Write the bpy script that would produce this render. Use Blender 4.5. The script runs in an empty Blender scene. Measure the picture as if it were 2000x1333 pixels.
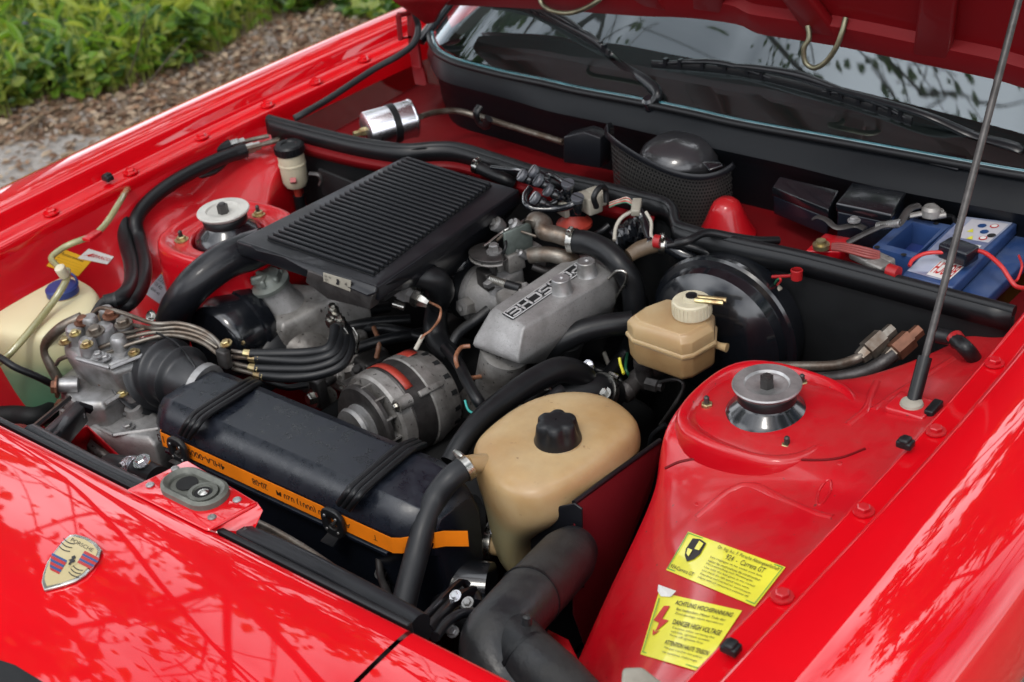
import bpy, bmesh, math, random
import numpy as np
from mathutils import Vector, Matrix
from mathutils.bvhtree import BVHTree
random.seed(7); rng = np.random.default_rng(7)
C = bpy.context.scene.collection
S = bpy.context.scene
# ------------------------------------------------------------------ camera, sky, sun, exposure
Z0 = 0.80                                   # height of the wing rails above the ground; h below is measured from there
F = 2877.75; CX, CY = 1000.0, 666.5
R = np.array([[0.77946191, 0.26011769, -0.56989291], [0.61843149, -0.46459445, 0.63379373], [-0.09990813, -0.84645779, -0.52299864]])
CAM = np.array([1.25, 0.0, 1.0 + Z0])
cd = bpy.data.cameras.new('camera'); cam = bpy.data.objects.new('camera', cd); C.objects.link(cam); S.camera = cam
cd.sensor_width = 36; cd.lens = F / 2000 * 36; cd.clip_start = .05; cd.clip_end = 500
mw = Matrix.Identity(4)
for r in range(3):
    mw[r][0] = R[r, 0]; mw[r][1] = -R[r, 1]; mw[r][2] = -R[r, 2]; mw[r][3] = CAM[r]
cam.matrix_world = mw
cd.dof.use_dof = True; cd.dof.focus_distance = 1.86; cd.dof.aperture_fstop = 7.0
SUN_EL, SUN_AZ = math.radians(56), math.radians(160)    # azimuth measured from +Y towards +X
w = bpy.data.worlds.new('World'); S.world = w; w.use_nodes = True
nt = w.node_tree; bg = nt.nodes['Background']; bg.inputs[1].default_value = 0.12
sky = nt.nodes.new('ShaderNodeTexSky'); sky.sky_type = 'NISHITA'; sky.sun_disc = False
sky.sun_elevation = SUN_EL; sky.sun_rotation = SUN_AZ; sky.dust_density = 2.5; sky.air_density = 1.0
tc = nt.nodes.new('ShaderNodeTexCoord'); no = nt.nodes.new('ShaderNodeTexNoise'); no.inputs['Scale'].default_value = 2.2
no.inputs['Detail'].default_value = 6
cr = nt.nodes.new('ShaderNodeValToRGB'); cr.color_ramp.elements[0].position = .38; cr.color_ramp.elements[1].position = .62
mx = nt.nodes.new('ShaderNodeMix'); mx.data_type = 'RGBA'
mx.inputs[7].default_value = (42, 43, 45, 1)          # cloud, in the physical units of the sky
nt.links.new(tc.outputs['Generated'], no.inputs['Vector']); nt.links.new(no.outputs['Fac'], cr.inputs[0])
nt.links.new(cr.outputs[0], mx.inputs[0]); nt.links.new(sky.outputs[0], mx.inputs[6]); nt.links.new(mx.outputs[2], bg.inputs[0])
sd = bpy.data.lights.new('sun', 'SUN'); sd.energy = 1.8; sd.angle = math.radians(12); sd.color = (1, .96, .9)
so = bpy.data.objects.new('sun', sd); C.objects.link(so)
sv = Vector((math.sin(SUN_AZ) * math.cos(SUN_EL), math.cos(SUN_AZ) * math.cos(SUN_EL), math.sin(SUN_EL)))
so.rotation_euler = sv.to_track_quat('Z', 'Y').to_euler()
S.view_settings.view_transform = 'Standard'; S.view_settings.look = 'None'; S.view_settings.exposure = -0.65
S.view_settings.gamma = 1; S.view_settings.use_curve_mapping = False
S.render.engine = 'CYCLES'; S.cycles.max_bounces = 7; S.cycles.transparent_max_bounces = 12

# ------------------------------------------------------------------ where a point seen in the photograph stands
def ray(px, py): return R @ np.array([px - CX, py - CY, F])
def P(px, py, h=0.0):
    d = ray(px, py); t = (h + Z0 - CAM[2]) / d[2]; return Vector(CAM + d * t)
def PY(px, py, y):
    d = ray(px, py); return Vector(CAM + d * (y / d[1]))
def PX(px, py, x):
    d = ray(px, py); return Vector(CAM + d * ((x - CAM[0]) / d[0]))
def V(x, y, h): return Vector((x, y, h + Z0))
XC = -0.022
def mir(v): return Vector((2 * XC - v[0], v[1], v[2]))

# ------------------------------------------------------------------ materials
def M(name, col, rough=.5, metal=0.0, coat=0.0, var=None, bump=None, spec=.5, dust=None, spk=None, trans=0, sss=0, coatr=.04, rvar=0, anis=0):
    m = bpy.data.materials.new(name); m.use_nodes = True; n = m.node_tree; b = n.nodes['Principled BSDF']
    b.inputs['Roughness'].default_value = rough; b.inputs['Metallic'].default_value = metal
    b.inputs['Coat Weight'].default_value = coat; b.inputs['Coat Roughness'].default_value = coatr
    b.inputs['Specular IOR Level'].default_value = spec
    b.inputs['Coat IOR'].default_value = 1.75 if coat >= 1 else 1.5
    if trans: b.inputs['Transmission Weight'].default_value = trans
    if sss:
        b.inputs['Subsurface Weight'].default_value = sss; b.inputs['Subsurface Radius'].default_value = (.02, .014, .008); b.inputs['Subsurface Scale'].default_value = 1
    L = n.links.new
    t = n.nodes.new('ShaderNodeTexCoord')
    c4 = (*col, 1)
    b.inputs['Base Color'].default_value = c4
    out = None
    def noise(sc, det=5, rgh=.6):
        q = n.nodes.new('ShaderNodeTexNoise'); q.inputs['Scale'].default_value = sc; q.inputs['Detail'].default_value = det; q.inputs['Roughness'].default_value = rgh
        L(t.outputs['Object'], q.inputs['Vector']); return q.outputs['Fac']
    def ramp(src, a, bb):
        q = n.nodes.new('ShaderNodeMapRange'); q.inputs[1].default_value = a; q.inputs[2].default_value = bb; L(src, q.inputs[0]); return q.outputs[0]
    def mixc(fac, a, bcol):
        q = n.nodes.new('ShaderNodeMix'); q.data_type = 'RGBA'; L(fac, q.inputs[0])
        if isinstance(a, tuple): q.inputs[6].default_value = a
        else: L(a, q.inputs[6])
        if isinstance(bcol, tuple): q.inputs[7].default_value = bcol
        else: L(bcol, q.inputs[7])
        return q.outputs[2]
    if var:
        sc, amt = var[0], var[1]; c2 = var[2] if len(var) > 2 else tuple(c * (1 - amt) for c in col)
        out = mixc(ramp(noise(sc), .35, .65), c4, (*c2, 1))
    if spk:                                      # specks: scale, threshold, colour
        out = mixc(ramp(noise(spk[0], 2), spk[1], spk[1] + .06), out or c4, (*spk[2], 1))
    if dust:                                     # amount, colour, scale
        amt, dc, sc = dust
        g = n.nodes.new('ShaderNodeNewGeometry'); s = n.nodes.new('ShaderNodeSeparateXYZ'); L(g.outputs['Normal'], s.inputs[0])
        up = ramp(s.outputs['Z'], .2, 1.0)
        mm = n.nodes.new('ShaderNodeMath'); mm.operation = 'MULTIPLY'; L(up, mm.inputs[0]); L(ramp(noise(sc, 8, .7), .4, .75), mm.inputs[1])
        m2 = n.nodes.new('ShaderNodeMath'); m2.operation = 'MULTIPLY'; L(mm.outputs[0], m2.inputs[0]); m2.inputs[1].default_value = amt
        out = mixc(m2.outputs[0], out or c4, (*dc, 1))
        rr = n.nodes.new('ShaderNodeMath'); rr.operation = 'ADD'; rr.use_clamp = True; rr.inputs[1].default_value = rough; L(m2.outputs[0], rr.inputs[0]); L(rr.outputs[0], b.inputs['Roughness'])
    elif rvar:
        q = n.nodes.new('ShaderNodeMapRange'); q.inputs[1].default_value = .3; q.inputs[2].default_value = .7
        q.inputs[3].default_value = max(0.03, rough - rvar); q.inputs[4].default_value = rough + rvar; L(noise(14, 6, .65), q.inputs[0]); L(q.outputs[0], b.inputs['Roughness'])
    if out: L(out, b.inputs['Base Color'])
    if bump:
        q = n.nodes.new('ShaderNodeBump'); q.inputs['Strength'].default_value = bump[1]; q.inputs['Distance'].default_value = bump[2] if len(bump) > 2 else .002
        L(noise(bump[0], 4), q.inputs['Height']); L(q.outputs[0], b.inputs['Normal'])
    return m
RED = (.56, .0012, .006)
paint = M('red_paint', RED, .4, coat=1, spec=.05, var=(3, .12), bump=(110, .05, .0005), coatr=.02)
paint_bay = M('red_paint_dusty', (.44, .002, .008), .36, coat=.7, spec=.25, dust=(.42, (.17, .055, .045), 9), bump=(45, .12, .0012), coatr=.12, spk=(160, .70, (.12, .03, .025)))
paint_dim = M('red_paint_shaded', (.13, .002, .004), .5, coat=.1, spec=.2, dust=(.15, (.05, .02, .018), 12), bump=(40, .15, .001))  # dusty red paint, base darkened to put the bonnet and plenum shade into it
blackp = M('black_paint', (.0055, .006, .008), .36, coat=.15, spec=.3, dust=(.22, (.04, .04, .045), 14), bump=(50, .15, .0012))
blackgloss = M('black_gloss', (.005, .006, .008), .2, coat=.6, dust=(.12, (.06, .06, .07), 22), bump=(40, .08, .001), coatr=.1)
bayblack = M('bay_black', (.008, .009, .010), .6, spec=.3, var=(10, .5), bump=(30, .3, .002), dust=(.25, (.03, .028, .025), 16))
boxplastic = M('black_plastic', (.006, .008, .013), .25, dust=(.28, (.04, .048, .065), 40), bump=(220, .18, .0006))
rubber = M('black_rubber', (.006, .0065, .0075), .36, spec=.32, dust=(.2, (.02, .022, .025), 25), bump=(180, .2, .0006))
rubbergrey = M('grey_rubber', (.014, .015, .017), .36, spec=.4, dust=(.5, (.06, .055, .045), 9), bump=(35, .6, .003), var=(14, .4))
alu = M('cast_aluminium', (.34, .335, .33), .48, metal=.5, var=(26, .45, (.22, .215, .21)), bump=(320, .6, .001), spk=(420, .62, (.20, .195, .19)))
alud = M('dirty_aluminium', (.31, .30, .285), .48, metal=.5, var=(22, .5, (.13, .12, .11)), bump=(200, .5, .0012), spk=(130, .64, (.035, .03, .028)))
alub = M('bright_aluminium', (.37, .37, .375), .4, metal=.65, var=(22, .6, (.18, .175, .165)), bump=(150, .3, .0008))
steel = M('plated_steel', (.55, .54, .5), .28, metal=1, var=(60, .4), rvar=.1)
zinc = M('yellow_zinc', (.52, .46, .24), .35, metal=.85, var=(70, .4, (.25, .16, .08)))
rustc = M('copper_bolt', (.20, .085, .05), .5, metal=.6, var=(90, .5))
pipem = M('fuel_pipe', (.20, .185, .16), .42, metal=.7, var=(40, .45, (.10, .07, .05)), bump=(120, .2))
chrome = M('polished_aluminium', (.72, .72, .75), .27, metal=1, rvar=.06, bump=(30, .04))
darkmetal = M('dark_metal', (.075, .07, .068), .45, metal=.6, var=(40, .5), bump=(120, .3))
tankm = M('aged_plastic', (.42, .315, .17), .3, sss=.25, var=(7, .5, (.33, .21, .10)), dust=(.2, (.25, .2, .14), 30), bump=(20, .08, .002))
tankd = M('aged_plastic_dark', (.28, .185, .085), .42, sss=.2, var=(12, .4, (.18, .10, .04)), dust=(.25, (.2, .16, .11), 30), bump=(25, .1, .002))
capm = M('aged_cap', (.55, .50, .36), .5, sss=.1, var=(20, .25))
glassy = M('clear_hose', (.42, .40, .20), .15, trans=.35, coat=.5, var=(30, .3))
bluep = M('blue_plastic', (.012, .03, .16), .35, dust=(.3, (.12, .14, .2), 20), bump=(60, .1))
bluecase = M('battery_blue', (.02, .05, .15), .36, dust=(.5, (.10, .13, .19), 20), bump=(60, .1))
yellowst = M('yellow_sticker', (.72, .68, .05), .35, coat=.4, var=(12, .15))
whitest = M('white_sticker', (.72, .71, .68), .4, coat=.3, var=(14, .15), spk=(60, .68, (.35, .33, .3)))
greyst = M('grey_sticker', (.40, .42, .47), .4, coat=.3, var=(20, .3))
orangest = M('orange_tape', (.95, .24, .008), .42, var=(12, .2), bump=(60, .1))
inkb = M('black_print', (.015, .014, .015), .5)
inkg = M('green_print', (.05, .25, .05), .5)
inkr = M('red_print', (.45, .02, .02), .5)
redplastic = M('red_plastic', (.28, .008, .01), .4, bump=(60, .1))
redlabel = M('faded_red_label', (.36, .035, .02), .5, var=(40, .3), bump=(80, .1))
wirer = M('red_wire', (.45, .02, .02), .4)
wireo = M('copper_wire', (.30, .13, .07), .4, var=(60, .5))
wireg = M('green_wire', (.015, .10, .05), .4)
wirew = M('white_wire', (.45, .42, .36), .5)
wiret = M('teal_wire', (.02, .30, .27), .4)
teal = M('glass_edge', (.05, .16, .19), .18, coat=1, var=(30, .5))
meshm = M('perforated_metal', (.05, .048, .045), .5, metal=.5)
ivory = M('ivory_plastic', (.30, .28, .23), .5, var=(30, .3))
gold = M('gold_enamel', (.55, .45, .24), .32, metal=.4, coat=.6)
enblue = M('blue_enamel', (.02, .06, .18), .3, coat=.6)
enred = M('red_enamel', (.35, .02, .02), .3, coat=.6)

lettm = M('polished_letters', (.62, .62, .62), .4, metal=.4)
def glass_mat():
    m = bpy.data.materials.new('windscreen_glass'); m.use_nodes = True; n = m.node_tree; n.nodes.clear(); L = n.links.new
    o = n.nodes.new('ShaderNodeOutputMaterial'); mixs = n.nodes.new('ShaderNodeMixShader'); g = n.nodes.new('ShaderNodeBsdfGlossy')
    tr = n.nodes.new('ShaderNodeBsdfTransparent'); fr = n.nodes.new('ShaderNodeFresnel'); fr.inputs[0].default_value = 1.92
    g.inputs['Roughness'].default_value = .015; tr.inputs[0].default_value = (.55, .64, .62, 1); g.inputs[0].default_value = (.86, .95, 1, 1)
    L(fr.outputs[0], mixs.inputs[0]); L(tr.outputs[0], mixs.inputs[1]); L(g.outputs[0], mixs.inputs[2]); L(mixs.outputs[0], o.inputs[0]); return m
glassm = glass_mat()
def fluid_line(m, z0, z1, col, a=.35, b_=.6):      # the fluid standing inside shows through the plastic below its level
    n = m.node_tree; L = n.links.new; b = n.nodes['Principled BSDF']; src = b.inputs['Base Color'].links[0].from_socket
    t = n.nodes.new('ShaderNodeNewGeometry'); sp = n.nodes.new('ShaderNodeSeparateXYZ'); L(t.outputs['Position'], sp.inputs[0])
    mr = n.nodes.new('ShaderNodeMapRange'); mr.inputs[1].default_value = Z0 + z0; mr.inputs[2].default_value = Z0 + z1; L(sp.outputs['Z'], mr.inputs[0])
    q = n.nodes.new('ShaderNodeMix'); q.data_type = 'RGBA'; L(mr.outputs[0], q.inputs[0]); q.inputs[6].default_value = (*col, 1); L(src, q.inputs[7]); L(q.outputs[2], b.inputs['Base Color'])
def reservoir_mat():                      # yellowed plastic; the green washer fluid inside shows below its level
    m = M('washer_tank_plastic', (.62, .56, .36), .4, sss=.2, bump=(25, .08, .002)); n = m.node_tree; L = n.links.new; b = n.nodes['Principled BSDF']
    t = n.nodes.new('ShaderNodeNewGeometry'); s = n.nodes.new('ShaderNodeSeparateXYZ'); L(t.outputs['Position'], s.inputs[0])
    r = n.nodes.new('ShaderNodeValToRGB'); mr = n.nodes.new('ShaderNodeMapRange'); mr.inputs[1].default_value = Z0 - .30; mr.inputs[2].default_value = Z0 - .06
    L(s.outputs['Z'], mr.inputs[0]); L(mr.outputs[0], r.inputs[0]); e = r.color_ramp.elements
    e[0].position = .10; e[0].color = (.015, .17, .10, 1); e[1].position = .82; e[1].color = (.60, .54, .34, 1)
    x = r.color_ramp.elements.new(.52); x.color = (.14, .25, .15, 1); x = r.color_ramp.elements.new(.66); x.color = (.42, .42, .24, 1)
    L(r.outputs[0], b.inputs['Base Color']); return m

# ------------------------------------------------------------------ object helpers
def fin(o, label=None, cat=None, group=None, kind=None):
    if label: o['label'] = label
    if cat: o['category'] = cat
    if group: o['group'] = group
    if kind: o['kind'] = kind
    return o
def mk(name, verts, faces, m, parent=None, smooth=True, bevel=0, sub=0, seg=2, solid=0, ang=35):
    me = bpy.data.meshes.new(name); me.from_pydata([tuple(v) for v in verts], [], faces)
    me.validate(); bm = bmesh.new(); bm.from_mesh(me); bmesh.ops.recalc_face_normals(bm, faces=bm.faces); bm.to_mesh(me); bm.free()
    if isinstance(m, (list, tuple)):
        for q in m: me.materials.append(q)
    else: me.materials.append(m)
    o = bpy.data.objects.new(name, me); C.objects.link(o)
    if parent:
        o.parent = parent                       # meshes carry their place in their vertices; only Empties have a location
        if parent.type == 'EMPTY': o.matrix_parent_inverse = Matrix.Translation(-parent.location)
    if smooth:
        for p in me.polygons: p.use_smooth = True
        if not sub:
            bm = bmesh.new(); bm.from_mesh(me)
            for e in bm.edges:
                if len(e.link_faces) == 2 and e.calc_face_angle(0) > math.radians(ang): e.smooth = False
            bm.to_mesh(me); bm.free()
    if solid:
        q = o.modifiers.new('solid', 'SOLIDIFY'); q.thickness = solid; q.offset = -1
    if bevel:
        q = o.modifiers.new('bevel', 'BEVEL'); q.width = bevel; q.segments = seg; q.limit_method = 'ANGLE'; q.angle_limit = math.radians(28); q.harden_normals = False
        if smooth: me.polygons.foreach_set('use_smooth', [True] * len(me.polygons))
        for e in me.edges: e.use_edge_sharp = False
    if sub:
        q = o.modifiers.new('sub', 'SUBSURF'); q.levels = sub; q.render_levels = sub
    return o
_loc = {}
def parent_world(p):
    v = Vector((0, 0, 0))
    while p: v = v + p.location; p = p.parent
    return v
def thing(name, label, cat, at, group=None):
    o = bpy.data.objects.new(name, None); C.objects.link(o); o.location = at; o.empty_display_size = .05
    return fin(o, label, cat, group)
def spline(pts, n=8, closed=False):
    pts = [Vector(p) for p in pts]; out = []
    N = len(pts)
    if N < 3 and not closed: return pts
    for i in range(N if closed else N - 1):
        if closed: a, b, c, d = pts[(i - 1) % N], pts[i], pts[(i + 1) % N], pts[(i + 2) % N]
        else:
            b, c = pts[i], pts[i + 1]; a = pts[i - 1] if i else b * 2 - c; d = pts[i + 2] if i + 2 < N else c * 2 - b
        for k in range(n):
            t = k / n; t2 = t * t; t3 = t2 * t
            out.append(.5 * ((2 * b) + (c - a) * t + (2 * a - 5 * b + 4 * c - d) * t2 + (3 * b - a - 3 * c + d) * t3))
    if not closed: out.append(pts[-1])
    return out
def tube_geo(pts, r, seg=10, n=6, closed=False, flat=1.0):
    path = spline(pts, n, closed); N = len(path)
    rs = [r] * N if not isinstance(r, (list, tuple)) else [r[min(int(i / (N - 1) * (len(r) - 1)), len(r) - 2)] * (1 - f) + r[min(int(i / (N - 1) * (len(r) - 1)), len(r) - 2) + 1] * f for i in range(N) for f in [(i / (N - 1) * (len(r) - 1)) - min(int(i / (N - 1) * (len(r) - 1)), len(r) - 2)]]
    verts = []; faces = []; up = None
    for i, p in enumerate(path):
        if closed: t = (path[(i + 1) % N] - path[i - 1]).normalized()
        else: t = (path[min(i + 1, N - 1)] - path[max(i - 1, 0)]).normalized()
        if up is None: up = Vector((0, 0, 1)) if abs(t.z) < .9 else Vector((1, 0, 0))
        up = (up - t * up.dot(t)).normalized(); s = t.cross(up)
        for k in range(seg):
            a = 2 * math.pi * k / seg; verts.append(p + (s * math.cos(a) + up * math.sin(a) * flat) * rs[i])
    for i in range(N if closed else N - 1):
        j = (i + 1) % N
        for k in range(seg):
            q = (k + 1) % seg; faces.append((i * seg + k, i * seg + q, j * seg + q, j * seg + k))
    if not closed: faces.append(tuple(range(seg))[::-1]); faces.append(tuple((N - 1) * seg + k for k in range(seg)))
    return verts, faces
def tube(name, pts, r, m, parent=None, seg=10, n=6, closed=False, flat=1.0, **k):
    v, f = tube_geo(pts, r, seg, n, closed, flat); return mk(name, v, f, m, parent, ang=60, **k)
def frame(ax, ref=None):
    ax = Vector(ax).normalized(); ref = Vector(ref) if ref is not None else (Vector((0, 0, 1)) if abs(ax.z) < .9 else Vector((1, 0, 0)))
    u = (ref - ax * ref.dot(ax)).normalized(); return ax, u, ax.cross(u)
def lathe_geo(o, ax, prof, seg=32, sq=1.0, ref=None):
    o = Vector(o); ax, u, s = frame(ax, ref); verts = []; faces = []
    for d, r in prof:
        for k in range(seg):
            a = 2 * math.pi * k / seg; verts.append(o + ax * d + (u * math.cos(a) + s * math.sin(a) * sq) * r)
    for i in range(len(prof) - 1):
        for k in range(seg):
            q = (k + 1) % seg; faces.append((i * seg + k, i * seg + q, (i + 1) * seg + q, (i + 1) * seg + k))
    faces.append(tuple(range(seg))); faces.append(tuple((len(prof) - 1) * seg + k for k in range(seg)))
    return verts, faces
def lathe(name, o, ax, prof, m, parent=None, seg=32, sq=1.0, ref=None, **k):
    v, f = lathe_geo(o, ax, prof, seg, sq, ref); return mk(name, v, f, m, parent, **k)
def prism_geo(poly, vec):
    n = len(poly); poly = [Vector(p) for p in poly]; vec = Vector(vec)
    return poly + [p + vec for p in poly], [tuple(range(n)), tuple(range(2 * n - 1, n - 1, -1))] + [(i, i + n, (i + 1) % n + n, (i + 1) % n) for i in range(n)]
def prism(name, poly, vec, m, parent=None, bevel=.002, **k):
    v, f = prism_geo(poly, vec); return mk(name, v, f, m, parent, bevel=bevel, **k)
def loft(name, rings, m, parent=None, caps=True, **k):
    n = len(rings[0]); verts = [v for r in rings for v in r]; faces = []
    for i in range(len(rings) - 1):
        for j in range(n): q = (j + 1) % n; faces.append((i * n + j, i * n + q, (i + 1) * n + q, (i + 1) * n + j))
    if caps: faces.append(tuple(range(n))); faces.append(tuple((len(rings) - 1) * n + j for j in range(n)))
    return mk(name, verts, faces, m, parent, **k)
def sheet(name, rows, m, parent=None, **k):
    n = len(rows[0]); verts = [v for r in rows for v in r]
    faces = [(i * n + j, i * n + j + 1, (i + 1) * n + j + 1, (i + 1) * n + j) for i in range(len(rows) - 1) for j in range(n - 1)]
    return mk(name, verts, faces, m, parent, **k)
def box(name, c, size, m, parent=None, ax=(0, 1, 0), up=(0, 0, 1), bevel=.002, **k):
    a, u, s = frame(ax, up); c = Vector(c); sx, sy, sz = size   # sx across, sy along ax, sz up
    v = [c + s * (i * sx / 2) + a * (j * sy / 2) + u * (q * sz / 2) for i in (-1, 1) for j in (-1, 1) for q in (-1, 1)]
    f = [(0, 1, 3, 2), (4, 6, 7, 5), (0, 4, 5, 1), (2, 3, 7, 6), (0, 2, 6, 4), (1, 5, 7, 3)]
    return mk(name, v, f, m, parent, bevel=bevel, **k)
def hexbolt(name, p, ax, r, m, parent, h=None, washer=True):
    h = h or r * .9; prof = [(0, r * 1.7), (r * .25, r * 1.7), (r * .26, r)] if washer else [(0, r)]
    ax, u, s = frame(ax); p = Vector(p); rings = []
    if washer:
        for d in (0, r * .3): rings.append([p + ax * d + (u * math.cos(a * math.pi / 6) + s * math.sin(a * math.pi / 6)) * r * 1.55 for a in range(12)])
    def hx(d, rr): return [p + ax * d + (u * math.cos(a * math.pi / 6) + s * math.sin(a * math.pi / 6)) * rr * (1 if a % 2 == 0 else .88) for a in range(12)]
    rings += [hx(r * .3 if washer else 0, r), hx(h, r), hx(h * 1.15, r * .8)]
    return loft(name, rings, m, parent, ang=25)
def clamp(p, ax, r, parent, m=None, w=.009, screw=True):
    m = m or steel
    v, f = lathe_geo(Vector(p) - Vector(ax).normalized() * w / 2, ax, [(0, r), (0, r + .0016), (w, r + .0016), (w, r)], 28)
    if screw:
        a, u, s = frame(ax); q = Vector(p) + (u * .8 + s * .3).normalized() * (r + .004)
        v2, f2 = lathe_geo(q - s * .009, s, [(0, .0035), (.002, .0045), (.012, .0045), (.0125, .0035), (.018, .0035)], 8)
        f += [tuple(i + len(v) for i in t) for t in f2]; v += v2
    return mk('clamp', v, f, m, parent)
def surfs(objs):
    vs, fs = [], []
    dg = bpy.context.evaluated_depsgraph_get()
    for o in objs:
        e = o.evaluated_get(dg); me = e.to_mesh(); b = len(vs)
        vs += [o.matrix_world @ v.co if False else v.co.copy() for v in me.vertices]; fs += [tuple(i + b for i in p.vertices) for p in me.polygons]; e.to_mesh_clear()
    return BVHTree.FromPolygons(vs, fs)
def hit(bvh, px, py, off=0.0):
    d = Vector(ray(px, py)).normalized(); q = bvh.ray_cast(Vector(CAM), d)
    if q[0] is None: return None
    n = q[1] if q[1].dot(d) < 0 else -q[1]
    return q[0] + n * off
def textgeo(body, bold=0):
    c = bpy.data.curves.new('t', 'FONT'); c.body = body; c.size = 1; c.align_x = 'LEFT'; c.fill_mode = 'FRONT'; c.resolution_u = 3; c.offset = bold
    o = bpy.data.objects.new('t', c); me = bpy.data.meshes.new_from_object(o)
    v = np.array([tuple(q.co)[:2] for q in me.vertices]) if len(me.vertices) else np.zeros((0, 2)); f = [tuple(p.vertices) for p in me.polygons]
    bpy.data.objects.remove(o); bpy.data.curves.remove(c); bpy.data.meshes.remove(me)
    if len(v):
        mn, mxx = v.min(0), v.max(0); v = (v - mn) / np.maximum(mxx - mn, 1e-6); return v, f, (mxx - mn)
    return v, f, (1, 1)
def bil(q, u, v): # quad of 2-D or 3-D corners: origin, +u, +u+v, +v
    a, b, c, d = [np.array(x, float) for x in q]; return a * (1 - u) * (1 - v) + b * u * (1 - v) + c * u * v + d * (1 - u) * v
def print_on(name, items, mapf, m, parent):      # items: (text, u0, v0, u1, v1) or (poly list) ; mapf(u,v)->3D
    V_, F_ = [], []
    for it in items:
        if isinstance(it[0], str):
            v, f, _ = textgeo(it[0], .012 if len(it) > 5 else 0)
            _, u0, v0, u1, v1 = it[:5]; b = len(V_)
            V_ += [mapf(u0 + a * (u1 - u0), v0 + c * (v1 - v0)) for a, c in v]; F_ += [tuple(i + b for i in t) for t in f]
        else:
            b = len(V_); V_ += [mapf(a, c) for a, c in it]; F_.append(tuple(range(b, b + len(it))))
    return mk(name, V_, F_, m, parent, smooth=False)

# ================================================================== THE SETTING
G = lambda x, y: Vector((x, y, 0))
asphalt = M('asphalt', (.38, .35, .32), .9, var=(40, .4, (.22, .205, .19)), spk=(240, .58, (.42, .40, .37)), bump=(300, .8, .004))
dirt = M('leafy_dirt', (.27, .185, .125), .95, var=(7, .5, (.15, .10, .065)), spk=(60, .56, (.42, .34, .26)), bump=(60, 1, .02))
gs = 120
fin(mk('ground', [G(-gs, -gs), G(gs, -gs), G(gs, gs), G(-gs, gs)], [(0, 1, 2, 3)], dirt, smooth=False), kind='structure')
# road edge, read off the photograph at ground level
edge = [(-120, 330), (0, 292), (110, 268), (220, 268), (330, 250), (430, 215), (520, 170), (640, 130), (760, 60), (900, 10)]
ed = [P(a, b, -Z0) for a, b in edge]
pts = spline(ed, 6)
pts = [Vector((p.x + random.uniform(-.015, .015), p.y + random.uniform(-.015, .015), .004)) for p in pts]
dirv = (pts[-1] - pts[0]).normalized()
road = [pts[0] - dirv * 40] + pts + [pts[-1] + dirv * 40] + [Vector((1.15, 60, .004)), Vector((.98, 2.6, .004)), Vector((.86, 1.4, .004)), Vector((.80, .6, .004)), Vector((.2, -2, .004)), Vector((-10, -60, .004))]
fin(mk('road', road, [tuple(range(len(road)))], asphalt, smooth=False), kind='structure')
# leaf litter, stones, plants
def leafmesh(name, pos, size, m, tilt=1.0, asp=.55, stem=False, ncol=3, upb=0.0, fold=.25):
    V_, F_, mi = [], [], []
    for p in pos:
        s = size * random.uniform(.45, 1.6); az = random.uniform(0, 6.283)
        nrm = Vector((random.gauss(0, tilt), random.gauss(0, tilt), 1)).normalized(); ax = Vector((math.cos(az), math.sin(az), random.uniform(-.3, .3) + upb)).normalized()
        sd_ = ax.cross(nrm).normalized(); nn = sd_.cross(ax)
        p = Vector(p); b = len(V_)
        V_ += [p - ax * s * .5, p - ax * s * .12 + sd_ * s * asp * .5 + nn * s * fold * .4, p + ax * s * .25 + sd_ * s * asp * .36 + nn * s * fold * .3, p + ax * s * .55 - nn * s * .1,
               p + ax * s * .25 - sd_ * s * asp * .36 + nn * s * fold * .3, p - ax * s * .12 - sd_ * s * asp * .5 + nn * s * fold * .4]
        F_ += [(b, b + 1, b + 2, b + 3), (b, b + 3, b + 4, b + 5)]; k = random.randrange(ncol); mi += [k, k]
    me = bpy.data.meshes.new(name); me.from_pydata([tuple(v) for v in V_], [], F_)
    for q in (m if isinstance(m, (list, tuple)) else [m]): me.materials.append(q)
    me.polygons.foreach_set('material_index', mi if isinstance(m, (list, tuple)) else [0] * len(F_))
    o = bpy.data.objects.new(name, me); C.objects.link(o); return o
def leafmat(name, c, tr=.25):
    m = M(name, c, .45, var=(7, .35)); b = m.node_tree.nodes['Principled BSDF']; n = m.node_tree
    t = n.nodes.new('ShaderNodeBsdfTranslucent'); t.inputs[0].default_value = (c[0] * 2.2, c[1] * 2.0, c[2] * .8, 1); mxs = n.nodes.new('ShaderNodeMixShader'); mxs.inputs[0].default_value = tr
    o = n.nodes['Material Output']; n.links.new(b.outputs[0], mxs.inputs[1]); n.links.new(t.outputs[0], mxs.inputs[2]); n.links.new(mxs.outputs[0], o.inputs[0]); return m
lg = [leafmat('leaf_green', (.15, .28, .035), .4), leafmat('leaf_light', (.30, .37, .09), .45), leafmat('leaf_dark', (.055, .13, .03))]
lb = [M('dead_leaf', (.27, .16, .09), .7, var=(20, .4)), M('pale_leaf', (.42, .32, .22), .7, var=(20, .3)), M('dark_leaf', (.15, .085, .05), .8)]
def inpoly(x, y, poly):
    c = False; j = len(poly) - 1
    for i in range(len(poly)):
        if (poly[i][1] > y) != (poly[j][1] > y) and x < (poly[j][0] - poly[i][0]) * (y - poly[i][1]) / (poly[j][1] - poly[i][1]) + poly[i][0]: c = not c
        j = i
    return c
vegA = [P(a, b, -Z0) for a, b in [(-160, 255), (0, 240), (90, 205), (200, 200), (300, 165), (400, 130), (480, 70), (560, 35), (640, 10), (700, -70), (300, -330), (-160, -140)]]
vegA = [(p.x, p.y) for p in vegA]
xs = [p[0] for p in vegA]; ys = [p[1] for p in vegA]
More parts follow.
